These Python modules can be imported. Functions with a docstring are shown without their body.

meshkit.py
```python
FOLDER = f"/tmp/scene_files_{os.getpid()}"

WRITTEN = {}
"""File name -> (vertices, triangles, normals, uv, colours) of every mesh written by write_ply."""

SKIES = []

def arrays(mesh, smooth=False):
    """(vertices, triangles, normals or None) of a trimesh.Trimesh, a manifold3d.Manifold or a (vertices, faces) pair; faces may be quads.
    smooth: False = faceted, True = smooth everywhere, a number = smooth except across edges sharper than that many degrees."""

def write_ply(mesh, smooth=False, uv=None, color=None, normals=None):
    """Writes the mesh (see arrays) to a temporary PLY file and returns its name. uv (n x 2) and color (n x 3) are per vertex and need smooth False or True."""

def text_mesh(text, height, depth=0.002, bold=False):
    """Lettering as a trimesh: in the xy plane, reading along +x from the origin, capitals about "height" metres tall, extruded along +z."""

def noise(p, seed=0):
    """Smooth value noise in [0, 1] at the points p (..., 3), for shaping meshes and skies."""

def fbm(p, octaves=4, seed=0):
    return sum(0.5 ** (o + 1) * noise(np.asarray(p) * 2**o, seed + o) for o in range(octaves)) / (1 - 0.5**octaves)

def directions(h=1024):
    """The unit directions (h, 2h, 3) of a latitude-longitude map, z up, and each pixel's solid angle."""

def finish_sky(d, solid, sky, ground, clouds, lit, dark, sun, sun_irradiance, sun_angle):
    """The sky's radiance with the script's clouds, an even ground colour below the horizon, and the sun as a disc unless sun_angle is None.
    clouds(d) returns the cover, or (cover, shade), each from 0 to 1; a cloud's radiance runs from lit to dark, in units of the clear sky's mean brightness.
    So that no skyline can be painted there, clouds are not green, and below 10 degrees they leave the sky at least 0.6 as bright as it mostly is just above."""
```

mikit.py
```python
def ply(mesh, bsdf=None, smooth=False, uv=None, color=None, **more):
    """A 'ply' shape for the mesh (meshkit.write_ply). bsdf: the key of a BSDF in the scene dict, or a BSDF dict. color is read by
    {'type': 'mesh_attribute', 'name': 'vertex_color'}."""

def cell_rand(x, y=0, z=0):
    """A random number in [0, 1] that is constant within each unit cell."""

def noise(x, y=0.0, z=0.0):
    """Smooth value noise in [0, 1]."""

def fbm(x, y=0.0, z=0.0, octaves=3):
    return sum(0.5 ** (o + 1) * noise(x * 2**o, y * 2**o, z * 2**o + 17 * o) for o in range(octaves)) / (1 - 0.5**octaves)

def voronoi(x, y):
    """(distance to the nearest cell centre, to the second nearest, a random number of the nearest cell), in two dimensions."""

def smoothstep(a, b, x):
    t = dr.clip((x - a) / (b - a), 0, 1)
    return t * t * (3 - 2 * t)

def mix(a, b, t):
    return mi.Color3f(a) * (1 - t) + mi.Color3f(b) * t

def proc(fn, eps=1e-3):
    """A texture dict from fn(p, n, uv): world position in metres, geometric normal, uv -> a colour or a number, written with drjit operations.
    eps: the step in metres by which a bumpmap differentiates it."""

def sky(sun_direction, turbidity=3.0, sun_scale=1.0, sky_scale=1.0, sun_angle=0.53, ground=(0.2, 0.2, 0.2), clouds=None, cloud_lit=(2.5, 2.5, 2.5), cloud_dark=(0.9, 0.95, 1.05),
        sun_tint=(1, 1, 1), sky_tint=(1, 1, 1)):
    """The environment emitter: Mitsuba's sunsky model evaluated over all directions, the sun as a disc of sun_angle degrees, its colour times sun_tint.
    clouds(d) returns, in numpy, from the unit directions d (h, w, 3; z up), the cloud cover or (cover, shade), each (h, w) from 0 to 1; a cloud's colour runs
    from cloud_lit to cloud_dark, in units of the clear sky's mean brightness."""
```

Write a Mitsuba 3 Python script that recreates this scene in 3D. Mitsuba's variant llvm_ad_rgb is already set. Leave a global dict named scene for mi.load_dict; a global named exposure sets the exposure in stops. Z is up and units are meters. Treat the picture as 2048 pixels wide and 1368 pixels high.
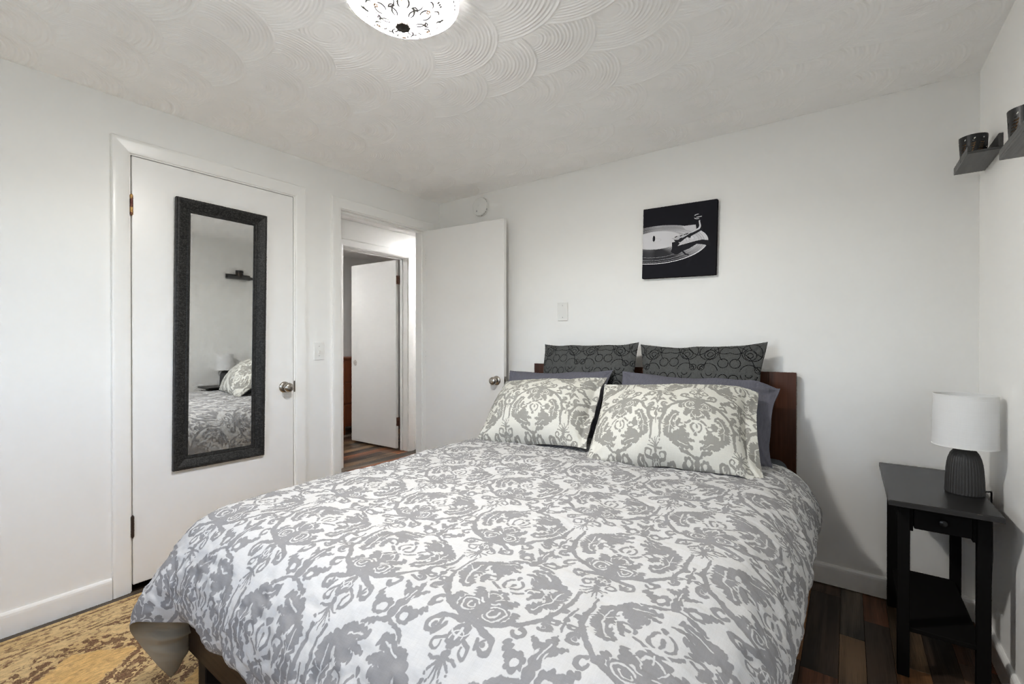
import math, random
import numpy as np, trimesh, manifold3d
import shapely.geometry as sg
from scipy import ndimage
import mitsuba as mi, drjit as dr
import mikit, meshkit
from mikit import noise, fbm, voronoi, cell_rand, smoothstep, mix, proc

random.seed(7)
T = mi.ScalarTransform4f
scene, labels = {'type': 'scene'}, {}

# ---------------------------------------------------------------- camera, sky, light, exposure
# room: left wall x = 0, headboard wall y = 0, right wall x = W, floor z = 0, ceiling z = H
W, H = 3.165, 2.31
WALL_FRONT = -3.32
EYE = np.array([2.7222, -2.7074, 1.1868])
YAW, PITCH = 0.63218, -0.00397
_d = np.array([-math.sin(YAW) * math.cos(PITCH), math.cos(YAW) * math.cos(PITCH), math.sin(PITCH)])
scene['camera'] = {'type': 'perspective', 'fov_axis': 'x', 'fov': math.degrees(2 * math.atan(1024 / 917.53)), 'near_clip': 0.02, 'far_clip': 200.0,
                   'to_world': T().look_at(origin=EYE.tolist(), target=(EYE + _d).tolist(), up=[0, 0, 1])}
exposure = 0.72
scene['sky'] = mikit.sky((-0.45, -0.6, 0.65), turbidity=3.0, sun_scale=0.0, sky_scale=33.0, sky_tint=(1.08, 1.0, .98), ground=(0.25, 0.27, 0.22),
                         clouds=lambda d: 0.55 * meshkit.fbm(d * 2.5, 4), cloud_lit=(1.6, 1.6, 1.68), cloud_dark=(1.02, 1.03, 1.12))
LAMP = np.array([815.0, 790.0, 748.0])      # radiance of the glass bowl below its bulbs; its side is far paler
LAMP_SIDE = np.array([14.0, 13.8, 13.4])
HALL_LAMP, FAR_LAMP = np.array([74.0, 73.5, 74.0]), np.array([48.0, 48.0, 48.0])

scene['sky']['sampling_weight'] = 1.6

# ---------------------------------------------------------------- materials
def rgb(r, g=None, b=None):
    """a colour given as the photograph's sRGB numbers"""
    c = np.array([r, r if g is None else g, r if b is None else b]) / 255.0
    return np.where(c < .04045, c / 12.92, ((c + .055) / 1.055) ** 2.4).tolist()
def tex(c): return c if isinstance(c, dict) else {'type': 'rgb', 'value': list(map(float, c))}
def principled(c, rough=.5, spec=.5, metal=0.0, **more):
    return {'type': 'principled', 'base_color': tex(c), 'roughness': tex_f(rough), 'specular': spec, 'metallic': metal, **more}
def tex_f(v): return v
def mat(name, bsdf, bump=None, scale=1.0, two=True):
    if bump is not None: bsdf = {'type': 'bumpmap', 'arbitrary': bump, 'bsdf': bsdf, 'scale': scale}
    scene[name] = {'type': 'twosided', 'bsdf': bsdf} if two else bsdf
    return name
# ---- flat prints, as functions
def cap(x, y, x0, y0, r0, x1, y1, r1, lob=0.0, k=0.0):
    """distance to a tapered capsule; lob, k: height and number of the lobes along its edge"""
    dx, dy = x1 - x0, y1 - y0
    t = ((x - x0) * dx + (y - y0) * dy) * (1 / (dx * dx + dy * dy))
    tc = dr.clip(t, 0, 1)
    d = dr.sqrt(dr.square(x - x0 - tc * dx) + dr.square(y - y0 - tc * dy))
    r = r0 + (r1 - r0) * tc
    if lob:
        r = r + lob * (dr.abs(dr.sin(t * (k * 3.1416))) - 0.5)
    return d - r
def arc(x, y, cx, cy, R, a0, a1, w0, w1):
    """distance to a stroke along a circle, from angle a0 to a1 (degrees, a1 > a0), its half width from w0 to w1"""
    px, py = x - cx, y - cy
    s, e = np.radians(a0), np.radians(a1)
    th = dr.atan2(py, px) - s
    th = th - dr.floor(th / 6.28318531) * 6.28318531
    t = th / (e - s)
    rr = dr.sqrt(px * px + py * py)
    on = dr.abs(rr - R) - (w0 + (w1 - w0) * dr.clip(t, 0, 1))
    ends = dr.minimum(dr.sqrt(dr.square(px - R * np.cos(s)) + dr.square(py - R * np.sin(s))) - w0, dr.sqrt(dr.square(px - R * np.cos(e)) + dr.square(py - R * np.sin(e))) - w1)
    return dr.select(t <= 1, on, ends)
def ell(x, y, cx, cy, rx, ry, lob=0.0, k=0):
    px, py = (x - cx) / rx, (y - cy) / ry
    q = dr.sqrt(px * px + py * py)
    d = q - 1
    if lob:
        d = d - lob * (dr.abs(dr.cos(dr.atan2(py, px) * (k / 2))) - 0.5)
    return d * min(rx, ry)
# one motif, in centimetres, right half (mirrored about x = 0); the crest's tip at y = 0, the rest below it
GREY = [
    (cap, 0, -3.4, .3, 0, -.2, .14), (cap, .2, -3.2, .25, 1.0, -1.2, .16), (cap, .4, -3.4, .25, 1.9, -2.2, .18), (cap, .6, -3.8, .3, 2.8, -3.4, .2), (cap, 0, -4.6, .7, 0, -3.2, .3), (ell, 1.3, -.7, .22, .3), (ell, 2.3, -1.7, .25, .25),
    (arc, 2.9, -5.4, .95, -60, 210, .34, .24), (cap, 3.3, -6.2, .34, 1.2, -7.2, .4),
    (arc, 6.0, -7.8, 1.2, -80, 215, .55, .35), (cap, 6.2, -9.0, .5, 1.6, -10.4, .65), (ell, 5.6, -7.7, .45, .45), (cap, 3.6, -8.4, .3, 4.8, -6.6, .4),
    (ell, 0, -7.8, 1.7, 2.4, .12, 9), (cap, 0, -10.6, .8, 2.2, -11.4, .7),
    (ell, 2.9, -14.0, 2.5, 2.5, .1, 9), (cap, 0, -11.4, 1.0, 0, -16.8, 1.9, .4, 3), (ell, 0, -18.4, 3.0, 2.7, .18, 9), (cap, 3.2, -16.8, 1.0, 4.4, -19.2, .8, .5, 2),
    (cap, 2.4, -11.2, .7, 8.2, -13.4, .7), (cap, 8.2, -13.4, .7, 12.4, -18.2, .65), (cap, 12.4, -18.2, .65, 14.2, -24.0, .55), (cap, 14.2, -24.0, .55, 14.0, -30.6, .35),
    (arc, 9.7, -12.0, 1.1, -100, 170, .55, .35), (arc, 13.2, -15.8, 1.1, -110, 150, .6, .35), (ell, 13.2, -15.8, .5, .5), (cap, 12.2, -18.0, .6, 14.8, -18.4, .4, .4, 2), (cap, 6.8, -13.2, .7, 6.2, -15.6, .9, .5, 2),
    (ell, 8.6, -19.8, 1.8, 1.5, .2, 7), (cap, 8.8, -20.4, 1.3, 10.6, -23.0, 1.8, .6, 3), (cap, 10.6, -23.4, 2.0, 10.6, -27.8, 2.2, .7, 4), (cap, 10.6, -28.0, 2.0, 7.2, -31.4, 1.4, .6, 3), (cap, 7.2, -31.4, 1.4, 2.4, -32.6, .8, .5, 3),
    (cap, 3.6, -28.6, .8, 6.4, -28.8, 1.5, .4, 3), (cap, 1.6, -30.2, .5, 5.4, -30.6, 1.0, .3, 3),
    (cap, 5.0, -27.0, .9, 6.8, -30.0, 1.0, .4, 3), (cap, 6.4, -22.6, .7, 7.2, -25.2, .7, .4, 2),
    (arc, 5.8, -24.4, 1.9, 190, 400, .34, .28), (cap, .6, -20.8, .42, 3.8, -23.6, .36), (arc, 0, -25.0, 2.1, -65, 65, .34, .34), (cap, 0, -28.0, .7, 0, -27.2, .25), (cap, 0, -25.2, .45, 0, -23.4, .2), (cap, 5.0, -24.4, .45, 6.6, -24.0, .28),
    (ell, 3.4, -37.4, 1.9, 1.7, .22, 7), (cap, 0, -36.0, 1.0, 0, -41.6, 1.2, .5, 3), (cap, 4.6, -37.8, .9, 6.4, -39.4, .7, .5, 2), (cap, 0, -41.4, 1.7, 0, -45.0, .3, .4, 3), (cap, 1.2, -41.4, .8, 3.0, -42.6, .4, .3, 2), (cap, .6, -35.6, .35, 4.6, -34.2, .35), (cap, 3.0, -34.6, .6, 5.6, -33.6, .4, .3, 2),
    (ell, 1.7, -48.4, 1.4, 1.0, .2, 6), (ell, 0, -50.4, .7, 1.0), (ell, 1.5, -52.6, 1.0, .75, .2, 5), (cap, 0, -46.6, .28, 0, -54.8, .2), (cap, 2.4, -48.8, .4, 3.8, -50.6, .22, .3, 2), (cap, 1.8, -53.2, .3, 2.8, -54.8, .2),
]
WHITE = [
    (arc, 0, -7.4, 1.15, -200, 20, .13, .13), (cap, 0, -6.8, .2, 0, -8.8, .28), (arc, 0, -9.3, 1.9, 30, 150, .16, .16),
    (arc, 2.9, -14.0, 1.75, -150, 150, .24, .18), (arc, 2.7, -13.9, .8, -40, 220, .2, .16), (cap, .8, -15.6, .2, 2.4, -16.6, .25),
    (arc, 0, -18.0, 1.9, 200, 340, .2, .2), (cap, 0, -19.0, .2, 0, -20.6, .2), (cap, 1.2, -17.0, .12, 2.4, -18.8, .2),
    (cap, 8.8, -20.0, .14, 10.6, -23.8, .24), (cap, 10.6, -23.8, .24, 10.6, -28.4, .18), (cap, 10.6, -25.4, .14, 12.3, -26.3, .1), (cap, 10.6, -25.0, .14, 9.0, -26.4, .1), (ell, 8.4, -19.8, .5, .4), (ell, 9.0, -23.4, .4, .7), (ell, 8.7, -28.2, .5, .9),
    (cap, 6.8, -31.2, .2, 3.0, -32.4, .1),
    (ell, 3.4, -37.2, .85, .75), (cap, 0, -39.4, .15, 0, -42.6, .2), (ell, .9, -40.4, .25, .6), (ell, 1.7, -48.4, .42, .32), (arc, 0, -18.6, 3.4, 215, 325, .28, .28),
]
CW, CH = 32.0, 60.0
def damask(u, v):
    """1 on the grey figure, 0 on the white ground; u, v in metres of cloth"""
    u, v = mi.Float(u) * 100, mi.Float(v) * 100
    wx, wy = u + 1.1 * (noise(u * .35, v * .35, 3) - .5) + .35 * (noise(u * 1.3, v * 1.3, 5) - .5), v + 1.1 * (noise(u * .35, v * .35, 8) - .5) + .35 * (noise(u * 1.3, v * 1.3, 9) - .5)
    d, e = mi.Float(9), mi.Float(9)
    for o in (0.0, .5):
        x, y = wx / CW + o, wy / CH + o
        x, y = dr.abs(x - dr.floor(x + .5)) * CW, (y - dr.floor(y)) * CH - CH + .4
        for s in GREY: d = dr.minimum(d, s[0](x, y, *s[1:]))
        for s in WHITE: e = dr.minimum(e, s[0](x, y, *s[1:]))
    d = dr.maximum(d, -e)
    d = d - .02 + .12 * (noise(u * 4, v * 4, 2) - .5)
    return 1 - smoothstep(-.07, .07, d)
def hash01(a, b, k):
    """a random number per cell of a grid"""
    q = (a.astype(np.int64) * 374761393 + b.astype(np.int64) * 668265263 + k * 2147483647) & 0xFFFFFFFF
    q = ((q ^ (q >> 13)) * 1274126177) & 0xFFFFFFFF
    return ((q ^ (q >> 16)) & 0xFFFFFF) / 16777215.0
def swirl_height(x, y):
    """comb-swirled plaster: fans in rows, each a set of concentric ridges that lies over the next"""
    sx, sy = .285, .262
    h = np.zeros_like(x)
    gx, gy = np.floor(x / sx), np.floor(y / sy)
    for j in (1, 0, -1):
        for i in (1, 0, -1):
            cx, cy = gx + i, gy + j
            ox = (cx + .35 + .24 * (hash01(cx, cy, 4) - .5)) * sx - .06
            oy = (cy + .40 + .24 * (hash01(cx, cy, 5) - .5)) * sy - .05
            dx, dy = x - ox, y - oy
            r = np.hypot(dx * .92, dy)
            R = .215 + .035 * hash01(cx, cy, 6)
            a = np.arctan2(dy, dx)
            w = .0128 + .0016 * hash01(cx, cy, 7)
            q = np.stack([np.cos(a) * 1.6, np.sin(a) * 1.6, r * 18 + cx], -1)
            n1 = meshkit.noise(q, 3)
            ridge = np.sin((r + .005 * n1) * (2 * np.pi / w) + 6 * hash01(cx, cy, 8))
            fade = np.clip((r - .015) / .05, 0, 1) * (.25 + 1.0 * meshkit.noise(q * np.array([1.5, 1.5, 3]), 5))
            lip = np.clip((r - R + .016) / .012, 0, 1) * np.clip((R - r) / .004, 0, 1)
            h = np.where(r < R, ridge * fade * .0017 + lip * .0020, h)
    return h
def wall_tone(base, amp=.012):
    base = np.array(base)
    def fn(p, n, uv):
        k = 1 + amp * (fbm(p.x * 1.7 + 3, p.y * 1.7, p.z * 1.7, 3) - .5) * 2
        return mi.Color3f(*base.tolist()) * k
    return proc(fn)
mat('wall_paint', principled(wall_tone((.80, .795, .775)), .42, .4))
mat('ceiling_paint', principled(wall_tone((.90, .89, .875), .02), .5, .4))
mat('trim_paint', principled((.82, .815, .795), .28, .5))
mat('door_paint', principled(wall_tone((.80, .795, .78)), .3, .5))
mat('switch_plastic', principled((.75, .75, .73), .25, .5))
mat('screw_grey', principled((.35, .35, .34), .4, .5))
mat('grey_plastic', principled((.30, .30, .29), .45, .5))
mat('nickel', principled((.42, .385, .34), .24, .5, 1.0))
mat('dark_nickel', principled((.20, .18, .155), .3, .5, 1.0))
def worn_brass(p, n, uv):
    k = smoothstep(.35, .65, noise(p.z * 55, p.y * 30, 2) + .25 * (noise(p.z * 300, p.y * 300, 1) - .5))
    return mix((.42, .25, .09), (.10, .035, .03), k)
mat('worn_brass', principled(proc(worn_brass), .4, .5, .75))
mat('bronze_dark', principled((.035, .022, .016), .45, .5, .3))
mat('brown_hinge', principled((.075, .03, .016), .4, .5, .2))
mat('black_gap', {'type': 'diffuse', 'reflectance': tex((.03, .028, .026))})
# wood
def wood(dark, light, along=1, fine=1.0, seed=0, tilt=.0, streak=.5):
    """grain that runs along axis 0, 1 or 2 of the world"""
    dark, light = [list(map(float, c)) for c in (dark, light)]
    def fn(p, n, uv):
        q = [p.x, p.y, p.z]
        l = q[along]; a, b = [q[i] for i in range(3) if i != along]
        warp = .012 * (fbm(l * 2.2 + seed, a * 9, b * 9, 2) - .5)
        g = noise((a + warp) * 95 * fine, l * 2.6, (b + warp) * 95 * fine + seed)
        f = noise((a + warp) * 620 * fine, l * 16, (b + warp) * 620 * fine + seed)
        m = fbm(a * 8 + seed * 3.1, l * 1.9, b * 8 + 5, 3)
        t = dr.clip(.50 * g + .42 * (f - .15) + .9 * (m - .5) * streak * 2 + .02, 0, 1)
        return mix(dark, light, t)
    return proc(fn)
PLANK = []
for k, (d, l) in enumerate([((0.017, 0.011, 0.008), (0.071, 0.043, 0.028)), ((0.043, 0.017, 0.008), (0.193, 0.071, 0.031)), ((0.049, 0.031, 0.018), (0.207, 0.126, 0.069)), ((0.034, 0.027, 0.021), (0.150, 0.115, 0.085)), ((0.025, 0.014, 0.010), (0.115, 0.063, 0.038)), ((0.071, 0.034, 0.017), (0.272, 0.129, 0.052))]):
    PLANK.append(mat(f'plank_wood_{k}', principled(wood(d, l, 1, .8, 3.0 * k + 1, streak=1.1), .42, .22)))
mat('subfloor', {'type': 'diffuse', 'reflectance': tex((.02, .014, .01))})
STAVE = [mat(f'stave_wood_{k}', principled(wood(d, l, 2, 1.0, 7.0 * k), .36, .25)) for k, (d, l) in enumerate([((.026, .009, .005), (.075, .024, .011)), ((.034, .012, .006), (.095, .031, .014)), ((.020, .008, .0045), (.056, .019, .009))])]
mat('bed_wood', principled(wood((.010, .0055, .0035), (.032, .016, .008), 0, 1.0, 4), .4, .3))
mat('bed_leg_black', principled((.007, .006, .006), .5, .2))
mat('table_black', {'type': 'diffuse', 'reflectance': tex((.0085, .008, .0078))})
mat('table_top_black', principled((.007, .0066, .0066), .36, .36), proc(lambda p, n, uv: noise(p.x * 420, p.y * 14, p.z * 14)), .0002)
def worn_black(p, n, uv):
    k = smoothstep(.70, .80, fbm(p.x * 70, p.y * 170, p.z * 90, 3))
    return mix((.010, .0095, .0095), (.16, .135, .11), k * .75)
mat('table_edge', principled(proc(worn_black), .4, .5))
mat('shelf_dark', principled(wood((.026, .026, .025), (.055, .055, .053), 1, 1.2, 2), .42, .5))
mat('cabinet_wood', principled(wood((.085, .022, .008), (.20, .058, .020), 2, .8, 9), .35, .5))
# mirror, lamp, candle holders
def frame_wood(p, n, uv):
    f = noise(p.y * 240, p.z * 240, 3) * .5 + noise(p.y * 60, p.z * 900, 6) * .3 + noise(p.y * 900, p.z * 60, 6) * .2
    return mix((.010, .010, .0097), (.036, .0355, .034), smoothstep(.3, .8, f))
mat('mirror_frame', principled(proc(frame_wood), .45, .2))
mat('mirror_glass', {'type': 'conductor', 'material': 'none', 'specular_reflectance': tex((.86, .87, .865))})
def linen(p, n, uv):
    a = noise(p.z * 700, 1, 2) * .5 + noise(dr.atan2(p.y + .405, p.x - 3.063) * 160, p.z * 30, 4) * .5
    return mi.Color3f(.79, .785, .775) * (.95 + .07 * a)
scene['shade_linen'] = {'type': 'blendbsdf', 'weight': .25, 'a': {'type': 'twosided', 'bsdf': {'type': 'diffuse', 'reflectance': proc(linen)}}, 'b': {'type': 'principledthin', 'base_color': tex((.85, .84, .82)), 'roughness': .8, 'diff_trans': 1.2, 'spec_trans': 0.0}}
mat('ceramic_charcoal', principled((.020, .019, .018), .55, .5))
mat('tin_black', principled((.008, .008, .008), .38, .4))
mat('copper_liner', principled((.55, .36, .22), .35, .5, .6))
mat('candle_wax', principled((.42, .25, .13), .45, .4))
mat('cord_black', principled((.010, .010, .010), .5, .5))
mat('pan_white', principled((.8, .8, .79), .3, .5))
mat('print_grey', {'type': 'diffuse', 'reflectance': tex((.16, .15, .14))})
mat('print_brown', {'type': 'diffuse', 'reflectance': tex((.22, .13, .07))})
mat('finial_bronze', principled((.035, .028, .024), .4, .5, .5))
scene['pane_glass'] = {'type': 'thindielectric'}
# cloth
def weave(s=1.0): return lambda p, n, uv: noise(uv.x * 900 * s, uv.y * 260 * s, 1) * .5 + noise(uv.x * 240 * s, uv.y * 900 * s, 2) * .5
def damask_colour(white, grey, spin=0.0):
    def fn(p, n, uv):
        m = damask(uv.x, uv.y)
        t = .94 + .12 * (noise(uv.x * 1400, uv.y * 90, 3) * .5 + noise(uv.x * 90, uv.y * 1400, 4) * .5)
        return mix(white, grey, m) * t
    return proc(fn)
def crinkle(p, n, uv):
    u, v = uv.x, uv.y
    w = fbm(u * 9, v * 9, 3, 2)
    return noise(u * 130 + 3 * w, v * 42, 1) * .55 + noise(u * 46, v * 120 + 3 * w, 5) * .45 + .35 * noise(u * 420, v * 420, 2)
mat('duvet_cloth', {'type': 'diffuse', 'reflectance': damask_colour((.495, .492, .487), (.235, .232, .236))}, proc(crinkle, 1.5e-3), .0009)
mat('sham_cloth', {'type': 'diffuse', 'reflectance': damask_colour((.60, .59, .535), (.275, .268, .245))}, proc(weave(.45), 6e-4), .0004)
mat('duvet_lining', {'type': 'diffuse', 'reflectance': tex((.34, .295, .22))}, proc(weave(.4), 8e-4), .0005)
mat('slate_cotton', {'type': 'diffuse', 'reflectance': proc(lambda p, n, uv: mix((.098, .098, .118), (.135, .134, .158), fbm(uv.x * 260, uv.y * 60, 2, 3)))}, proc(weave(.6), 6e-4), .0003)
mat('dark_slate_cotton', {'type': 'diffuse', 'reflectance': proc(lambda p, n, uv: mix((.052, .056, .064), (.078, .082, .092), fbm(uv.x * 260, uv.y * 60, 2, 3)))}, proc(weave(.6), 6e-4), .0003)
mat('sheet_grey', {'type': 'diffuse', 'reflectance': tex((.075, .082, .090))})
QW, QH = .30, .205
STITCH = [(.050, .010, .046, 0, 360), (.056, -.004, .0265, 0, 360), (.058, -.006, .0135, 20, 330), (.020, -.078, .016, 0, 360), (.022, -.080, .007, 0, 300),
          (.122, .058, .058, 208, 322), (.122, -.018, .058, 38, 142), (.122, .020, .0195, 0, 1), (.146, .0, .045, 130, 232), (.122, -.052, .024, 0, 360), (.126, .072, .021, 0, 360),
          (-.030, .090, .105, -75, -5), (.135, -.085, .100, 110, 172), (.060, .098, .036, 185, 355), (.060, .098, .014, 180, 360), (.056, -.100, .044, 10, 170)]
def quilt(uv):
    u = uv.x / QW; v = uv.y / QH
    u, v = dr.abs(u - dr.floor(u + .5)) * QW, (v - dr.floor(v + .5)) * QH
    d = mi.Float(1)
    for (cx, cy, R, a0, a1) in STITCH:
        px, py = u - cx, v - cy
        r = dr.sqrt(px * px + py * py)
        th = dr.atan2(py, px) - np.radians(a0)
        th = th - dr.floor(th / 6.2831853) * 6.2831853
        d = dr.minimum(d, dr.select(th <= np.radians(a1 - a0) + 1e-4, dr.abs(r - R), 1.0))
    return d
def quilt_colour(p, n, uv):
    d = quilt(uv)
    dash = smoothstep(.25, .45, noise(uv.x * 300, uv.y * 300, 4))
    line = (1 - smoothstep(.0011, .0024, d)) * (.55 + .45 * dash)
    base = mix((.062, .064, .062), (.098, .100, .097), fbm(uv.x * 500, uv.y * 180, 1, 2))
    return mix(base, (.008, .008, .009), line)
mat('quilt_charcoal', {'type': 'diffuse', 'reflectance': proc(quilt_colour)}, proc(lambda p, n, uv: dr.sqrt(dr.clip(quilt(uv), 0, .012)) * 9 + .12 * noise(uv.x * 700, uv.y * 200, 2), 7e-4), .006)
# rug
RUG_X = .060
def rug_colour(p, n, uv):
    x, y = p.x - RUG_X, p.y
    tan = mix((.50, .34, .165), (.62, .46, .255), fbm(x * 7, y * 7, 1, 3))
    gold = mix((.50, .30, .11), (.60, .40, .185), fbm(x * 9 + 4, y * 9, 2, 3))
    brown = mi.Color3f(.095, .044, .030)
    jag = .045 * (fbm(x * 30, y * 30, 3, 4) - .5) * 2 + .022 * (noise(x * 170, y * 170, 6) - .5) * 2
    # border of three lines with a small running figure
    band = dr.minimum(dr.minimum(dr.abs(x - .030), dr.abs(x - .148)), dr.abs(x - .172)) + .15 * jag
    line = (1 - smoothstep(.0025, .006, band)) * smoothstep(.32, .48, fbm(x * 60, y * 24, 8, 3))
    by = y / .17 - dr.floor(y / .17 + .5)
    fig = dr.abs(dr.sqrt(dr.square((x - .089) / .042) + dr.square(by / .40)) - .75 + jag * 4)
    line = dr.maximum(line, (1 - smoothstep(.10, .22, fig)) * smoothstep(.42, .55, fbm(x * 70, y * 70, 9, 3)) * .75)
    # field: lozenges of gold between brown trellis
    fy = (y + 2.30) / .52; fx = (x - .46) / .44
    par = dr.floor(fx + .5); sh = fy + .5 * (par - 2 * dr.floor(par / 2))
    lx, ly = fx - par, sh - dr.floor(sh + .5)
    z = dr.abs(lx) * 2 + dr.abs(ly) * 2 + jag * 2.2
    field = smoothstep(.178, .190, x + .1 * jag)
    trellis = smoothstep(.62, .68, z) * smoothstep(1.36, 1.28, z)
    motif = smoothstep(.41, .45, fbm(x * 38 + 5, y * 52, 4, 4))
    vine = smoothstep(.010, .004, dr.abs(dr.abs(z - 1.0) - .16) * .3)
    t = trellis * (.12 + .88 * motif) * (1 - vine)
    c = mix(tan, gold, smoothstep(.66, .60, z) * field)
    c = mix(c, brown, dr.clip(dr.maximum(line * .85, t * field), 0, 1) * (.62 + .38 * noise(x * 400, y * 400, 3)))
    speck = smoothstep(.60, .70, fbm(x * 95, y * 70, 11, 3)) * .55
    c = mix(c, brown * 1.6, speck * (1 - .6 * smoothstep(.66, .60, z) * field))
    wear = .62 + .50 * fbm(x * 150, y * 60, 5, 2) + .22 * noise(x * 620, y * 620, 7)
    return c * wear
mat('rug_pile', {'type': 'diffuse', 'reflectance': proc(rug_colour)}, proc(lambda p, n, uv: fbm(p.x * 420, p.y * 200, 1, 2), 5e-4), .0012)
mat('rug_edge', {'type': 'diffuse', 'reflectance': tex((.30, .20, .10))})
# the picture printed on the canvas: a record on its turntable, seen low from the side
def poly(pts): return [((x - 108) / 1012, 1 - (y - (265 - 140 * (x - 108) / 1012)) / (945 + 95 * (x - 108) / 1012)) for x, y in pts]
SHADOW_ARM = poly([(612, 766), (720, 735), (850, 700), (940, 680), (1032, 692), (1050, 770), (940, 745), (870, 738), (770, 802), (690, 832), (655, 855), (600, 887), (520, 850), (536, 790), (533, 716), (600, 700), (640, 728)])
HEADSHELL = poly([(528, 664), (600, 628), (700, 598), (758, 577), (776, 594), (700, 642), (620, 680), (560, 682)])
ARM_DARK = poly([(558, 682), (640, 652), (760, 602), (880, 540), (940, 512), (944, 545), (880, 582), (792, 630), (782, 658), (740, 642), (690, 682), (650, 712), (590, 716)])
TUBE = poly([(886, 422), (905, 410), (922, 500), (902, 536), (800, 588), (790, 572), (880, 522), (899, 492)])
NEEDLE = poly([(668, 836), (690, 826), (730, 872), (775, 882), (760, 896), (715, 886)])
CLIP = poly([(612, 766), (700, 690), (735, 655), (745, 662), (700, 705), (880, 655), (870, 690), (720, 735)])
SLOTS = [poly([(x, y), (x + 34, y - 14), (x + 36, y - 4), (x + 4, y + 12)]) for x, y in ((570, 640), (632, 662), (640, 625), (690, 608), (720, 600))]
def inside(x, y, pts):
    odd = mi.Bool(False)
    for (x0, y0), (x1, y1) in zip(pts, pts[1:] + pts[:1]):
        odd = odd ^ (((y0 > y) != (y1 > y)) & (x < (x1 - x0) * (y - y0) / ((y1 - y0) if abs(y1 - y0) > 1e-9 else 1e-9) + x0))
    return dr.select(odd, mi.Float(1), mi.Float(0))
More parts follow.
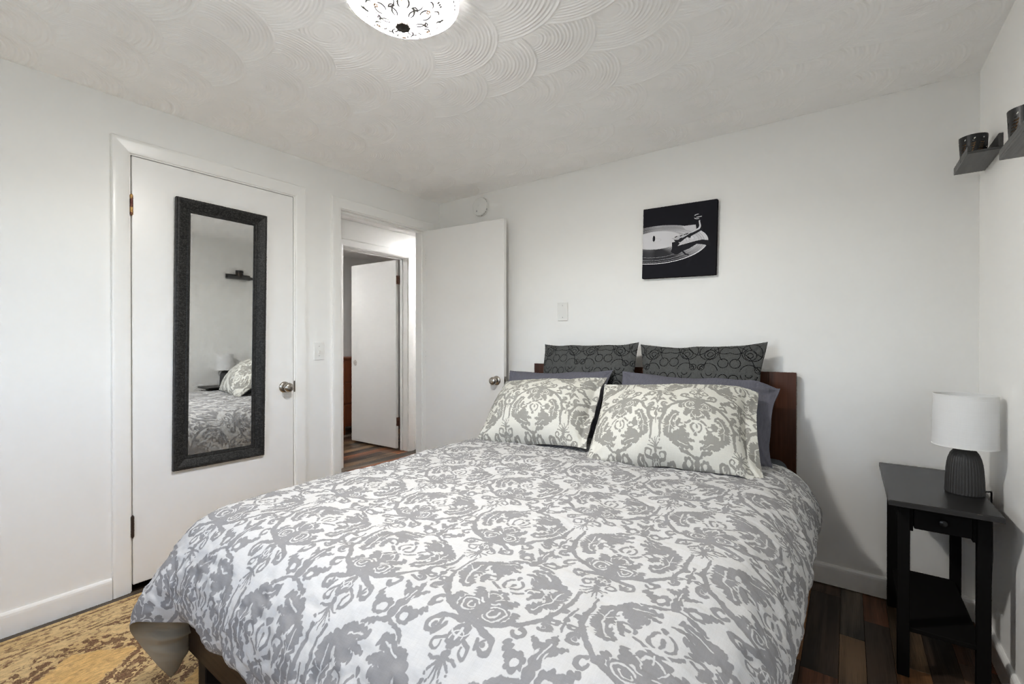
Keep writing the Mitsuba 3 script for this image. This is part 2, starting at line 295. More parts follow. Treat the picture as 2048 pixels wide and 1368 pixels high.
def picture(p, n, uv):
    u, v = uv.x, uv.y
    ink = mi.Color3f(.018, .018, .022)
    q = dr.sqrt(dr.square((u - .20) / .70) + dr.square((v - .468) / .272))
    l = dr.sqrt(dr.square((u - .20) / .365) + dr.square((v - .535) / .130))
    groove = noise(q * 55, 2, 1) * .5 + noise(q * 130, 5, 1) * .3
    a = dr.atan2(v - .468, (u - .20) * .45)
    lit = .50 + .42 * dr.cos(a * 2 - .15) * smoothstep(-.3, .6, u) + .25 * dr.cos(a - 1.9)
    disc = dr.clip(lit * (.55 + .75 * groove), .03, .95)
    disc = dr.maximum(disc, .8 * smoothstep(.05, .02, u - .25 + 1) )
    disc = disc * (1 - .85 * smoothstep(.30, .0, u) * smoothstep(.47, .40, v)) * (1 - .75 * smoothstep(.25, .0, u) * smoothstep(.60, .66, v))
    rim = smoothstep(.022, .010, dr.abs(q - .985)) * (.75 * smoothstep(.5, .3, v) + .3)
    rings = dr.maximum(smoothstep(.012, .004, dr.abs(q - .80)), dr.maximum(smoothstep(.010, .003, dr.abs(q - .66)), smoothstep(.010, .003, dr.abs(q - .90)))) * .5
    g = dr.maximum(dr.maximum(disc, rings), rim)
    g = dr.select(q < 1, g, 0)
    lab = .80 - .10 * smoothstep(.03, .0, dr.abs(l - .18)) - .2 * smoothstep(.9, 1.0, l)
    g = dr.select(l < 1, lab, g)
    mat_ = inside(u, v, poly([(670, 492), (850, 472), (860, 520), (800, 560), (720, 545)]))
    g = dr.maximum(g, .7 * mat_)
    sp = dr.sqrt(dr.square((u - .162) / .018) + dr.square((v - .562) / .042))
    g = dr.select(sp < 1, .01, g)
    for shape, tone in ((CLIP, .72), (SHADOW_ARM, .008), (ARM_DARK, .012), (HEADSHELL, .62), (TUBE, .75), (NEEDLE, .008)):
        g = dr.select(inside(u, v, shape) > .5, tone, g)
    for s in SLOTS: g = dr.select(inside(u, v, s) > .5, .01, g)
    k = dr.sqrt(dr.square((u - .757) / .052) + dr.square((v - .80) / .034))
    an = dr.atan2(v - .80, u - .757)
    g = dr.select((dr.abs(k - .9) < .16) & ((dr.abs(an - 2.0) < .8) | (dr.abs(an + 1.9) < .9)), .6, g)
    g = dr.select((dr.abs(v - .792 - .10 * (u - .76)) < .006) & (dr.abs(u - .775) < .035), .6, g)
    return ink * (1 - g) + mi.Color3f(.80, .795, .83) * g
mat('canvas_print', {'type': 'diffuse', 'reflectance': proc(picture)})
mat('canvas_black', {'type': 'diffuse', 'reflectance': tex((.017, .017, .019))})
# ---------------------------------------------------------------- helpers
def free(key):
    if key not in USED: USED.add(key); return key
    k = 1
    while f'{key}_{k:03d}' in USED: k += 1
    USED.add(f'{key}_{k:03d}'); return f'{key}_{k:03d}'
USED = set()
def put(name, mesh, m, parent=None, smooth=False, uv=None, **more):
    """one entry of the scene, named under its parent"""
    key = free((parent + '__' if parent else '') + name)
    scene[key] = mikit.ply(mesh, m, smooth, uv=uv, **more)
    return key
def thing(name, label, cat, group=None):
    key = free(name)
    labels[key] = {'label': label, 'category': cat}
    if group: labels[key]['group'] = group
    return key
def struct(name, label=None):
    key = free(name)
    labels[key] = {'kind': 'structure'}
    if label: labels[key]['label'] = label
    return key
def tag(key, **k): labels.setdefault(key, {}).update(k); return key
def box(x0, x1, y0, y1, z0, z1, c=0.0):
    """a box, its edges chamfered by c"""
    lo, hi = np.minimum([x0, y0, z0], [x1, y1, z1]), np.maximum([x0, y0, z0], [x1, y1, z1])
    if c <= 0:
        m = trimesh.creation.box(hi - lo); m.apply_translation((lo + hi) / 2); return m
    c = min(c, .45 * (hi - lo).min())
    pts = []
    for s in np.ndindex(2, 2, 2):
        k = np.where(np.array(s) == 1, hi, lo); i = np.where(np.array(s) == 1, -1, 1)
        for a in range(3):
            q = k + i * c; q[a] = k[a]; pts.append(q)
    return trimesh.convex.convex_hull(np.array(pts))
def join(*ms): return trimesh.util.concatenate([m for m in ms])
def tr(mesh, M): m = mesh.copy(); m.apply_transform(M); return m
def rot(deg, axis, at=(0, 0, 0)): return trimesh.transformations.rotation_matrix(math.radians(deg), axis, at)
def move(x, y, z): return trimesh.transformations.translation_matrix([x, y, z])
def lathe(profile, n=48):
    """profile (r, z) turned about z; from the axis to the axis"""
    pr = np.array(profile, float)
    a = np.arange(n) * 2 * np.pi / n
    v = np.stack([pr[:, None, 0] * np.cos(a), pr[:, None, 0] * np.sin(a), np.broadcast_to(pr[:, None, 1], (len(pr), n))], -1).reshape(-1, 3)
    i, j = np.meshgrid(np.arange(len(pr) - 1), np.arange(n), indexing='ij')
    q = np.stack([i * n + j, i * n + (j + 1) % n, (i + 1) * n + (j + 1) % n, (i + 1) * n + j], -1).reshape(-1, 4)
    m = trimesh.Trimesh(v, np.vstack([q[:, [0, 1, 2]], q[:, [0, 2, 3]]]), process=False)
    m.merge_vertices(); m.update_faces(m.nondegenerate_faces())
    if m.volume < 0: m.invert()
    return m
def aim(direction):
    """turns +z to direction"""
    return trimesh.geometry.align_vectors([0, 0, 1], direction)
def tube(path, r, n=8):
    p = np.asarray(path, float)
    t = np.gradient(p, axis=0); t /= np.linalg.norm(t, axis=1, keepdims=True) + 1e-12
    up = np.array([0, 0, 1.0]) if abs(t[:, 2]).mean() < .8 else np.array([1.0, 0, 0])
    a = np.cross(t, up); a /= np.linalg.norm(a, axis=1, keepdims=True) + 1e-12
    b = np.cross(t, a); ang = np.arange(n) * 2 * np.pi / n
    R = np.broadcast_to(r, (len(p),))[:, None, None]
    v = (p[:, None] + R * (np.cos(ang)[None, :, None] * a[:, None] + np.sin(ang)[None, :, None] * b[:, None])).reshape(-1, 3)
    i, j = np.meshgrid(np.arange(len(p) - 1), np.arange(n), indexing='ij')
    q = np.stack([i * n + j, i * n + (j + 1) % n, (i + 1) * n + (j + 1) % n, (i + 1) * n + j], -1).reshape(-1, 4)
    f = [q[:, [0, 2, 1]], q[:, [0, 3, 2]]]
    caps = [[0, k + 1, k + 2] for k in range(n - 2)]
    o = (len(p) - 1) * n
    f.append(np.array([[x, y, z] for x, y, z in caps])); f.append(np.array([[o + x, o + z, o + y] for x, y, z in caps]))
    m = trimesh.Trimesh(v, np.vstack(f), process=False); m.fix_normals(); return m
def rail(p0, p1, out, up, profile, m0=1.0, m1=1.0):
    """a moulding from p0 to p1: profile (w, d) with w along out (away from the opening) and d along up (off the wall); m0, m1: mitres"""
    p0, p1, out, up = map(lambda a: np.asarray(a, float), (p0, p1, out, up))
    d = (p1 - p0) / np.linalg.norm(p1 - p0)
    w, h = np.array(profile, float).T
    a = p0 + out * w[:, None] + up * h[:, None] - d * (m0 * w)[:, None]
    b = p1 + out * w[:, None] + up * h[:, None] + d * (m1 * w)[:, None]
    n = len(w)
    v = np.vstack([a, b])
    f = [[i, (i + 1) % n, n + (i + 1) % n, n + i] for i in range(n)]
    f = np.array([[q[0], q[1], q[2]] for q in f] + [[q[0], q[2], q[3]] for q in f])
    tri = trimesh.creation.triangulate_polygon(sg.Polygon(np.array(profile)), engine='earcut')
    # caps by fan over the (nearly convex) profile
    pts, faces = tri
    idx = [int(np.argmin(np.hypot(w - q[0], h - q[1]))) for q in pts]
    f2 = np.array([[idx[x] for x in t] for t in faces])
    m = trimesh.Trimesh(v, np.vstack([f, f2, f2[:, ::-1] + n]), process=False)
    m.fix_normals(); return m
def wall_plate(outline, holes, thick, place):
    """a wall: outline and holes in its own plane (a, b), extruded; place(a, b, t) gives the world point"""
    poly_ = sg.Polygon(outline)
    for h in holes: poly_ = poly_.difference(sg.box(*h))
    m = trimesh.creation.extrude_polygon(poly_, thick, engine='earcut')
    v = np.array(m.vertices)
    m = trimesh.Trimesh(np.stack(place(v[:, 0], v[:, 1], v[:, 2]), -1), m.faces, process=False)
    m.fix_normals(); return m
# ---------------------------------------------------------------- the setting
HALL_X, HALL_T = -1.06, .12                      # face and thickness of the wall across the hall
k = struct('floor', 'dark brown wood plank floor')
put_ = lambda key, mesh, m, smooth=False, uv=None: (USED.add(key), scene.__setitem__(key, mikit.ply(mesh, m, smooth, uv=uv)))
put_(k, box(-3.1, W + .14, WALL_FRONT - .14, 2.3, -.08, -.0045), 'subfloor')
rp = random.Random(5)
def planks(seams, y0, y1, length, first=None, tone=None):
    for i, (a, b) in enumerate(zip(seams[:-1], seams[1:])):
        y = first[i] if first and i < len(first) else y1 - rp.uniform(.05, length)
        cuts = [y1]
        while y > y0 + .08:
            if y < y1 - .03: cuts.append(y)
            y -= length * rp.uniform(.85, 1.15) if not first or i >= len(first) else length
        cuts.append(y0)
        for q, (c, d) in enumerate(zip(cuts[:-1], cuts[1:])):
            pick = tone[i][q % len(tone[i])] if tone else rp.choice((2, 3, 5) if b < .1 and a > -.05 else (0, 1, 2, 3, 3, 4, 4, 5))
            put('plank', box(a + .0004, b - .0004, d + .0005, c - .0005, -.006, rp.uniform(-.0006, 0), .0012), PLANK[pick], 'floor')
s = [2.583 - .09 * i for i in range(int((2.583 - .0) / .09), -1, -1)]
s = [0.0] + [x for x in s if x > .04]
planks([x for x in s if x <= .45], WALL_FRONT, 0, 1.05)
planks([x for x in s if x >= s[[x <= .45 for x in s].count(True) - 1]][:], WALL_FRONT, 0, 1.25)
planks([2.583, 2.697, 2.779, 2.863, 2.963, 3.052, W], WALL_FRONT, 0, .632, [-.107, -.43, -.263, -.52, -.20, -.38], [(4, 0, 1, 4, 3), (3, 2, 4, 0, 3), (1, 0, 4, 3, 2), (2, 5, 2, 4, 0), (4, 0, 1, 3, 2), (1, 4, 0, 5, 3)])
planks([-2.95 + .118 * i for i in range(25)], -.95, 2.1, 1.1)

def shell(name, mesh, m, label=None):
    key = struct(name, label); scene[key] = mikit.ply(mesh, m, False); return key
shell('ceiling', box(-3.1, W + .14, WALL_FRONT - .14, 2.3, H + .003, H + .08), 'ceiling_paint', 'white ceiling of comb-swirled plaster')
nx, ny = 960, 850
gx, gy = np.meshgrid(np.linspace(0, W, nx), np.linspace(-2.80, 0, ny), indexing='ij')
gz = H - swirl_height(gx, gy)
gi, gj = np.meshgrid(np.arange(nx - 1), np.arange(ny - 1), indexing='ij')
q = np.stack([gi * ny + gj, gi * ny + gj + 1, (gi + 1) * ny + gj + 1, (gi + 1) * ny + gj], -1).reshape(-1, 4)
put('swirled_plaster', trimesh.Trimesh(np.stack([gx, gy, gz], -1).reshape(-1, 3), np.vstack([q[:, [0, 1, 2]], q[:, [0, 2, 3]]]), process=False), 'ceiling_paint', 'ceiling', True)
put('plaster', box(0, W, WALL_FRONT, -2.80, H, H + .003), 'ceiling_paint', 'ceiling')
D1, D2, DOOR_TOP = (-2.044, -1.222), (-.935, -.135), 2.078
shell('wall_left', wall_plate([(WALL_FRONT - .12, 0), (2.2, 0), (2.2, H), (WALL_FRONT - .12, H)], [(D1[0], -.1, D1[1], DOOR_TOP), (D2[0], -.1, D2[1], DOOR_TOP)], .12, lambda a, b, t: (t - .12, a, b)), 'wall_paint')
shell('wall_back', box(0, W, 0, .12, 0, H), 'wall_paint')
WIN = (-3.08, -2.36, .95, 1.98)
shell('wall_right', wall_plate([(WALL_FRONT - .12, 0), (.12, 0), (.12, H), (WALL_FRONT - .12, H)], [(WIN[0], WIN[2], WIN[1], WIN[3])], .12, lambda a, b, t: (W + t, a, b)), 'wall_paint')
WIN2 = (.85, 1.85, .98, 1.98)
shell('wall_front', wall_plate([(0, 0), (W, 0), (W, H), (0, H)], [(WIN2[0], WIN2[2], WIN2[1], WIN2[3])], .12, lambda a, b, t: (a, WALL_FRONT - t, b)), 'wall_paint')
D3 = (-.215, .595)
shell('wall_hall_far', wall_plate([(-1.0, 0), (2.2, 0), (2.2, H), (-1.0, H)], [(D3[0], -.1, D3[1], DOOR_TOP)], HALL_T, lambda a, b, t: (HALL_X - HALL_T + t, a, b)), 'wall_paint')
shell('wall_hall_near_end', box(HALL_X, -.12, -1.12, -1.0, 0, H), 'wall_paint')
shell('wall_hall_far_end', box(HALL_X, -.12, 2.1, 2.2, 0, H), 'wall_paint')
shell('wall_closet_back', box(-.86, -.80, -2.42, -1.12, 0, H), 'wall_paint')
shell('wall_closet_end', box(-.80, -.12, -2.42, -2.36, 0, H), 'wall_paint')
shell('wall_far_room_back', box(-2.82, -2.72, -1.0, 2.2, 0, H), 'wall_paint')
shell('wall_far_room_near_end', box(-2.72, HALL_X - HALL_T, -1.1, -1.0, 0, H), 'wall_paint')
shell('wall_far_room_far_end', box(-2.72, HALL_X - HALL_T, 2.1, 2.2, 0, H), 'wall_paint')

BB = [(0, 0), (0, .014), (.078, .014), (.088, .0125), (.094, .009), (.097, .004), (.097, 0)]
def baseboard(name, p0, p1, up, flip=False):
    shell(name, rail(p0, p1, (0, 0, 1), up, BB, 0, 0), 'trim_paint', None)
    scene[name]['bsdf'] = {'type': 'ref', 'id': 'trim_paint'}
baseboard('baseboard_left', (0, WALL_FRONT, .0005), (0, -2.099, .0005), (1, 0, 0))
baseboard('baseboard_left_middle', (0, -1.171, .004), (0, -.987, .004), (1, 0, 0))
baseboard('baseboard_back', (0, 0, .004), (W, 0, .004), (0, -1, 0))
baseboard('baseboard_right', (W, WALL_FRONT, .004), (W, -.014, .004), (-1, 0, 0))
baseboard('baseboard_front', (0, WALL_FRONT, .004), (W, WALL_FRONT, .004), (0, 1, 0))
baseboard('baseboard_hall', (HALL_X, .672, .004), (HALL_X, 2.1, .004), (1, 0, 0))
baseboard('baseboard_far_room', (-2.72, -1.0, .004), (-2.72, 2.1, .004), (1, 0, 0))

CAS = [(0, 0), (0, .009), (.004, .0115), (.020, .0135), (.048, .0165), (.060, .0175), (.065, .0155), (.067, .011), (.067, 0)]
def casing(name, label, x, up, y0, y1, top, depth, sx):
    """mitred casing round a doorway and the jambs in the wall behind it; sx: way from the face into the wall"""
    key = struct(name, label)
    c0, c1, ct = y0 - .006, y1 + .006, top + .006
    put('side_casing', rail((x, c0, 0.002), (x, c0, ct), (0, -1, 0), up, CAS, 0, 1), 'trim_paint', key, 30)
    put('side_casing', rail((x, c1, 0.002), (x, c1, ct), (0, 1, 0), up, CAS, 0, 1), 'trim_paint', key, 30)
    put('head_casing', rail((x, c0, ct), (x, c1, ct), (0, 0, 1), up, CAS, 1, 1), 'trim_paint', key, 30)
    xa, xb = sorted((x, x + sx * depth))
    put('jamb', box(xa, xb, y0 - .019, y0, .002, top, .001), 'trim_paint', key)
    put('jamb', box(xa, xb, y1, y1 + .019, .002, top, .001), 'trim_paint', key)
    put('head_jamb', box(xa, xb, y0 - .019, y1 + .019, top, top + .019, .001), 'trim_paint', key)
    return key
t1 = casing('trim_1', 'white mitred casing round the closed closet door', 0, (1, 0, 0), -2.025, -1.239, 2.058, .12, -1)
t2 = casing('trim_2', 'white mitred casing round the open doorway to the hall', 0, (1, 0, 0), -.915, -.155, 2.057, .12, -1)
t3 = casing('trim_3', 'white casing round the doorway across the hall', HALL_X, (1, 0, 0), -.195, .575, 2.057, HALL_T, -1)
for key, x, y0, y1 in ((t2, -.036, -.915, -.155), (t3, HALL_X - .075, -.195, .575)):
    xa, xb = x - .036, x
    put('door_stop', box(xa, xb, y0, y0 + .011, .003, 2.057, .002), 'trim_paint', key)
    put('door_stop', box(xa, xb, y1 - .011, y1, .003, 2.057, .002), 'trim_paint', key)
    put('head_stop', box(xa, xb, y0 + .011, y1 - .011, 2.046, 2.057, .002), 'trim_paint', key)

def knob(parent, at, normal, m='nickel'):
    """round privacy knob: rose, neck and ball, its axis along normal"""
    M = move(*at) @ aim(normal)
    kn = put('knob', tr(lathe([(0, .066), (.010, .0655), (.020, .063), (.0265, .057), (.0285, .049), (.026, .041), (.019, .035), (.0135, .030), (.0125, .022), (.0140, .010), (0, .010)], 40), M), m, parent, 40)
    put('rose', tr(lathe([(0, .012), (.0155, .0115), (.027, .0085), (.0325, .004), (.0335, 0), (0, 0)], 40), M), m, kn, 40)
    put('pin', tr(lathe([(0, .0675), (.0022, .0672), (.0022, .064), (0, .064)], 12), M), 'dark_nickel', kn, 40)
def barrel(parent, x, y, z, m, h=.092):
    """butt hinge seen from its barrel: five knuckles on a pin with ball ends"""
    pr = [(0, -h / 2 - .006), (.003, -h / 2 - .005), (.0045, -h / 2)]
    for i in range(5):
        a, b = -h / 2 + i * h / 5, -h / 2 + (i + 1) * h / 5
        pr += [(.0060, a + .0003), (.0068, a + .0012), (.0068, b - .0012), (.0060, b - .0003)]
    pr += [(.0045, h / 2), (.003, h / 2 + .005), (0, h / 2 + .006)]
    put('hinge', join(tr(lathe(pr, 16), move(x, y, z)), box(x - .016, x - .001, y - .0016, y + .0016, z - h / 2, z + h / 2)), m, parent, 35)
d1 = struct('door_1', 'closed white flat closet door with the tall mirror on it')
put('slab', box(-.034, .0015, -2.021, -1.2425, .030, 2.0545, .0025), 'door_paint', d1, 20)
knob(d1, (.0015, -1.297, .906), (1, 0, 0))
put('latch_plate', box(-.001, .003, -1.2400, -1.2285, .872, .940, .0012), 'dark_nickel', d1)
barrel(d1, .0065, -2.0235, 1.823, 'worn_brass'); barrel(d1, .0065, -2.0235, .308, 'bronze_dark', .098)
d2 = struct('door_2', 'open white flat bedroom door standing against the headboard wall')
M2 = move(.012, -.172, 0) @ rot(4.0, (0, 0, 1))
put('slab', tr(box(0, .745, 0, .035, .012, 2.052, .0025), M2), 'door_paint', d2, 20)
for z in (1.83, 1.05, .30): put('hinge', tr(join(tr(lathe([(0, -.046), (.0065, -.045), (.0065, .045), (0, .046)], 14), move(-.007, .037, z)), box(-.003, -.0002, .005, .035, z - .044, z + .044)), M2), 'bronze_dark', d2, 35)
n2 = (math.sin(math.radians(4)), -math.cos(math.radians(4)), 0)
knob(d2, (M2 @ [.683, 0, .898, 1])[:3], n2)
knob(d2, (M2 @ [.683, .035, .898, 1])[:3], (-n2[0], -n2[1], 0))
put('latch_plate', tr(box(.7440, .7475, .005, .030, .868, .928, .001), M2), 'dark_nickel', d2)
put('latch_bolt', tr(box(.7470, .7570, .011, .024, .889, .907, .003), M2), 'nickel', d2)
d3 = struct('door_3', 'open white flat door in the room across the hall')
a3 = math.degrees(math.atan2(.502 - .529, -1.949 + 1.193))
M3 = move(-1.193, .529, 0) @ rot(a3, (0, 0, 1))
put('slab', tr(box(0, .757, -.035, 0, .022, 2.05, .0025), M3), 'door_paint', d3, 20)
knob(d3, (M3 @ [.690, 0, .925, 1])[:3], (math.sin(math.radians(a3 + 180)) * -1, math.cos(math.radians(a3 + 180)), 0))
for z in (1.835, .308):
    h = put('hinge', join(box(-1.1925, -1.1900, .533, .562, z - .046, z + .046, .001), box(-1.190, -1.150, .5735, .5755, z - .046, z + .046, .0008), tr(lathe([(0, -.048), (.006, -.047), (.006, .047), (0, .048)], 14), move(-1.188, .569, z))), 'brown_hinge', d3, 35)
# the windows: beside the bed in the right wall, and behind the camera in the front wall
def window(name, trim, label, label2, win, P):
    """win: (a0, a1, z0, z1) along the wall; P(a0, a1, d0, d1, z0, z1) the box from depth d0 to d1 outside the room's face"""
    w = struct(name, label); a0, a1, z0, z1 = win
    B = lambda *q, c=.0: box(*P(*q), c)
    for q in ((a0, a0 + .03, .005, .115, z0, z1), (a1 - .03, a1, .005, .115, z0, z1), (a0 + .03, a1 - .03, .005, .115, z1 - .03, z1), (a0 + .03, a1 - .03, .005, .115, z0, z0 + .03)): put('frame', B(*q), 'trim_paint', w)
    zm = (z0 + z1) / 2
    for d, za, zb in ((.040, z0 + .03, zm + .02), (.078, zm - .02, z1 - .03)):
        sk = put('sash', join(B(a0 + .03, a0 + .07, d, d + .03, za, zb), B(a1 - .07, a1 - .03, d, d + .03, za, zb), B(a0 + .07, a1 - .07, d, d + .03, zb - .04, zb), B(a0 + .07, a1 - .07, d, d + .03, za, za + .045)), 'trim_paint', w)
        x0, x1, y0, y1, q0, q1 = P(a0 + .065, a1 - .065, d + .015, d + .015, za + .04, zb - .035)
        put('pane', trimesh.Trimesh([[x0, y0, q0], [x1, y1, q0], [x1, y1, q1], [x0, y0, q1]], [[0, 1, 2], [0, 2, 3]], process=False), 'pane_glass', sk)
    t = struct(trim, label2)
    c = np.array(P(a0 + .005, a1 - .005, 0, 0, z0 - .02, z1 - .005))
    lo, hi = c[[0, 2]], c[[1, 3]]; al = (hi - lo) / np.linalg.norm(hi - lo)
    inn = np.array(P(0, 0, -1, -1, 0, 0))[[0, 2]] - np.array(P(0, 0, 0, 0, 0, 0))[[0, 2]]
    V = lambda q, z: (q[0], q[1], z)
    put('side_casing', rail(V(lo, c[4]), V(lo, c[5]), V(-al, 0), V(inn, 0), CAS, 0, 1), 'trim_paint', t, 30)
    put('side_casing', rail(V(hi, c[4]), V(hi, c[5]), V(al, 0), V(inn, 0), CAS, 0, 1), 'trim_paint', t, 30)
    put('head_casing', rail(V(lo, c[5]), V(hi, c[5]), (0, 0, 1), V(inn, 0), CAS, 1, 1), 'trim_paint', t, 30)
    put('sill', B(a0 - .08, a1 + .08, -.045, .05, z0 - .022, z0 + .002, c=.004), 'trim_paint', t)
window('window_1', 'trim_4', 'white double-hung window in the right wall beside the bed', 'white casing round the window beside the bed', WIN, lambda a0, a1, d0, d1, z0, z1: (W + d0, W + d1, a0, a1, z0, z1))
window('window_2', 'trim_5', 'white double-hung window in the wall opposite the headboard', 'white casing round the window opposite the headboard', WIN2, lambda a0, a1, d0, d1, z0, z1: (a0, a1, WALL_FRONT - d0, WALL_FRONT - d1, z0, z1))

# lights of the hall and of the room across it (out of the frame)
def disc_lamp(name, label, x, y, L):
    key = thing(name, label, 'ceiling light')
    put('base', tr(lathe([(0, 0), (.15, 0), (.15, -.02), (.142, -.024), (0, -.024)], 40), move(x, y, H)), 'pan_white', key, 30)
    put('diffuser', tr(lathe([(0, -.0245), (.138, -.0245), (.134, -.036), (.11, -.046), (0, -.050)], 40), move(x, y, H)), 'pan_white', key, 30, emitter={'type': 'area', 'radiance': tex(L), 'sampling_weight': .35})
disc_lamp('hall_light', 'round white ceiling light in the hall', -.58, .98, HALL_LAMP)
disc_lamp('far_room_light', 'round white ceiling light in the room across the hall', -1.9, -.45, FAR_LAMP)
# ---------------------------------------------------------------- the bed
bed = thing('bed_frame', 'dark brown wooden bed frame with a plain plank headboard against the back wall', 'bed')
hb = put('headboard', box(.972, 2.517, -.040, -.020, .10, 1.020, .002), 'bed_wood', bed)
edges = [.972 + (2.517 - .972) * i / 13 for i in range(14)]
rb = random.Random(3)
for a, b in zip(edges[:-1], edges[1:]):
    put('plank', box(a + .0003, b - .0003, -.058, -.040, .10, 1.026, .0012), STAVE[rb.choice((0, 1, 2))], hb)
for x in (.972, 2.455): put('leg', box(x, x + .062, -.056, -.022, .0, .12, .003), 'bed_leg_black', bed)
put('side_rail', box(.972, .997, -2.095, -.060, .165, .335, .003), 'bed_wood', bed)
put('side_rail', box(2.492, 2.517, -2.095, -.060, .165, .335, .003), 'bed_wood', bed)
put('foot_rail', box(.972, 2.517, -2.122, -2.096, .165, .335, .003), 'bed_wood', bed)
for x, z in ((.974, .0088), (2.457, .0)): put('leg', box(x, x + .058, -2.094, -2.036, z, .30, .003), 'bed_leg_black', bed)
for i in range(12):
    put('slat', box(1.0, 2.49, -2.0 + i * .165, -1.93 + i * .165, .255, .275, .002), 'bed_wood', bed)
put('ledger', box(.998, 1.02, -2.09, -.065, .225, .255), 'bed_leg_black', bed)
put('ledger', box(2.47, 2.491, -2.09, -.065, .225, .255), 'bed_leg_black', bed)
def rounded(x0, x1, y0, y1, z0, z1, r, m, n=12):
    s = [manifold3d.Manifold.sphere(r, 24).translate([x, y, z]) for x in (x0 + r, x1 - r) for y in (y0 + r, y1 - r) for z in (z0 + r, z1 - r)]
    q = manifold3d.Manifold.batch_hull(s).to_mesh()
    return trimesh.Trimesh(q.vert_properties[:, :3], q.tri_verts)
key = free('mattress'); tag(key, label='mattress in a dark grey sheet, its corner bare beside the headboard', category='mattress')
put_(key, rounded(1.0, 2.49, -2.088, -.066, .277, .600, .055, None), 'sheet_grey', True)

# the duvet: a cloth let fall over the mattress
NG, SP = 54, .0386
def drape():
    c, s_ = math.cos(math.radians(-1.2)), math.sin(math.radians(-1.2))
    g = (np.arange(NG) - (NG - 1) / 2) * SP
    gx, gy = np.meshgrid(g, -g, indexing='ij')
    CX, CY = 1.722, -1.320
    x0 = CX + c * gx - s_ * gy; y0 = CY + s_ * gx + c * gy
    P = np.stack([x0, y0, np.full_like(x0, .655)], -1)
    rest0 = P[..., :2].copy()
    V = np.zeros_like(P)
    ctr, half, r = np.array([1.765, -1.094, .30]), np.array([.835, 1.086, .305]), .17
    def collide(Q, old):
        d = Q - ctr; a = np.abs(d) - (half - r); m = np.maximum(a, 0)
        L = np.linalg.norm(m, axis=-1); ins = np.minimum(a.max(-1), 0)
        sdf = L + ins - r - .006
        hit = sdf < 0
        n = np.where(L[..., None] > 1e-9, m / np.maximum(L, 1e-9)[..., None], 0) * np.sign(d)
        flat = hit & (L <= 1e-9)
        if flat.any():
            ax = a.argmax(-1); e = np.zeros_like(n); np.put_along_axis(e, ax[..., None], 1.0, -1); n = np.where(flat[..., None], e * np.sign(d), n)
        Q = Q - n * np.where(hit, sdf, 0)[..., None]
        slide = Q - old; slide -= n * (slide * n).sum(-1, keepdims=True)
        Q = Q - np.where(hit[..., None], slide * .35, 0)
        Q[..., 2] = np.maximum(Q[..., 2], .012)
        Q[..., 1] = np.minimum(Q[..., 1], -.07)
        return Q
    def solve(Q, A, B, L0, k):
        d = Q[B] - Q[A]; l = np.linalg.norm(d, axis=-1, keepdims=True)
        m = d * (.5 * k * (l - L0) / np.maximum(l, 1e-9)); Q[A] += m; Q[B] -= m
    S = slice
    groups = []
    def pairs(di, dj, L0, k):
        """index slices of pairs (i, j)-(i + di, j + dj), coloured so that no point is in two of one colour"""
        if di:
            for par in (0, 1):
                I = np.array([i for i in range(NG - di) if (i // di) % 2 == par])
                if dj >= 0: J = np.arange(NG - dj)
                else: J = np.arange(-dj, NG)
                groups.append((np.ix_(I, J), np.ix_(I + di, J + dj), L0, k))
        else:
            for par in (0, 1):
                J = np.array([j for j in range(NG - dj) if (j // dj) % 2 == par]); I = np.arange(NG)
                groups.append((np.ix_(I, J), np.ix_(I, J + dj), L0, k))
    pairs(1, 0, SP, 1.0); pairs(0, 1, SP, 1.0)
    pairs(1, 1, SP * 2 ** .5, .35); pairs(1, -1, SP * 2 ** .5, .35)
    pairs(2, 0, SP * 2, .35); pairs(0, 2, SP * 2, .35)
    pairs(5, 0, SP * 5, .05); pairs(0, 5, SP * 5, .05)
    dt = 1 / 60
    for f in range(170):
        V[..., 2] -= 9.8 * dt
        V *= .96
        Q = P + V * dt
        for k in range(7):
            for A, B, L0, kk in groups: solve(Q, A, B, L0, kk)
            Q = collide(Q, P)
        V = (Q - P) / dt
        P = Q
    return P, rest0
SHEET, REST = drape()
UP = 8
def finer(a): return np.stack([ndimage.zoom(a[..., k], ((NG - 1) * UP + 1) / NG, order=3, mode='nearest', grid_mode=False) for k in range(a.shape[-1])], -1)
cl, rs = finer(SHEET), finer(REST)
NF = cl.shape[0]
def grid_normals(p):
    a, b = np.gradient(p, axis=0), np.gradient(p, axis=1)
    n = np.cross(b, a); n /= np.linalg.norm(n, axis=-1, keepdims=True) + 1e-12
    return n
nrm = grid_normals(cl)
if nrm[NF // 2, NF // 2, 2] < 0: nrm = -nrm
ii = np.minimum(np.arange(NF), NF - 1 - np.arange(NF)) * SP / UP
edge = np.minimum(ii[:, None], ii[None, :])
u_ = (rs[..., 0] - 2.283) * .9987 + (rs[..., 1] + 1.819) * .051
v_ = (rs[..., 0] - 2.283) * .051 - (rs[..., 1] + 1.819) * .9987
pt = np.stack([rs[..., 0], rs[..., 1], np.zeros_like(u_)], -1)
hang = .35 + .65 * np.clip(1.35 - 1.4 * nrm[..., 2], 0, 1)      # the hanging sides pucker more than the top
puff = (1 - np.exp(-edge / .045)) * (.034 + .016 * (meshkit.fbm(pt * 3.0, 2, 5) - .5)) + np.clip(edge / .05, 0, 1) * (.010 * (meshkit.fbm(pt * 9, 2, 3) - .5) + .0075 * (meshkit.fbm(pt * np.array([26, 14, 1]), 2, 8) - .5) + hang * .0150 * (meshkit.fbm(pt * np.array([30, 62, 1]), 2, 12) - .5))
seam = np.exp(-((edge - .012) / .006) ** 2) * .003
top = cl + nrm * (puff - seam)[..., None]
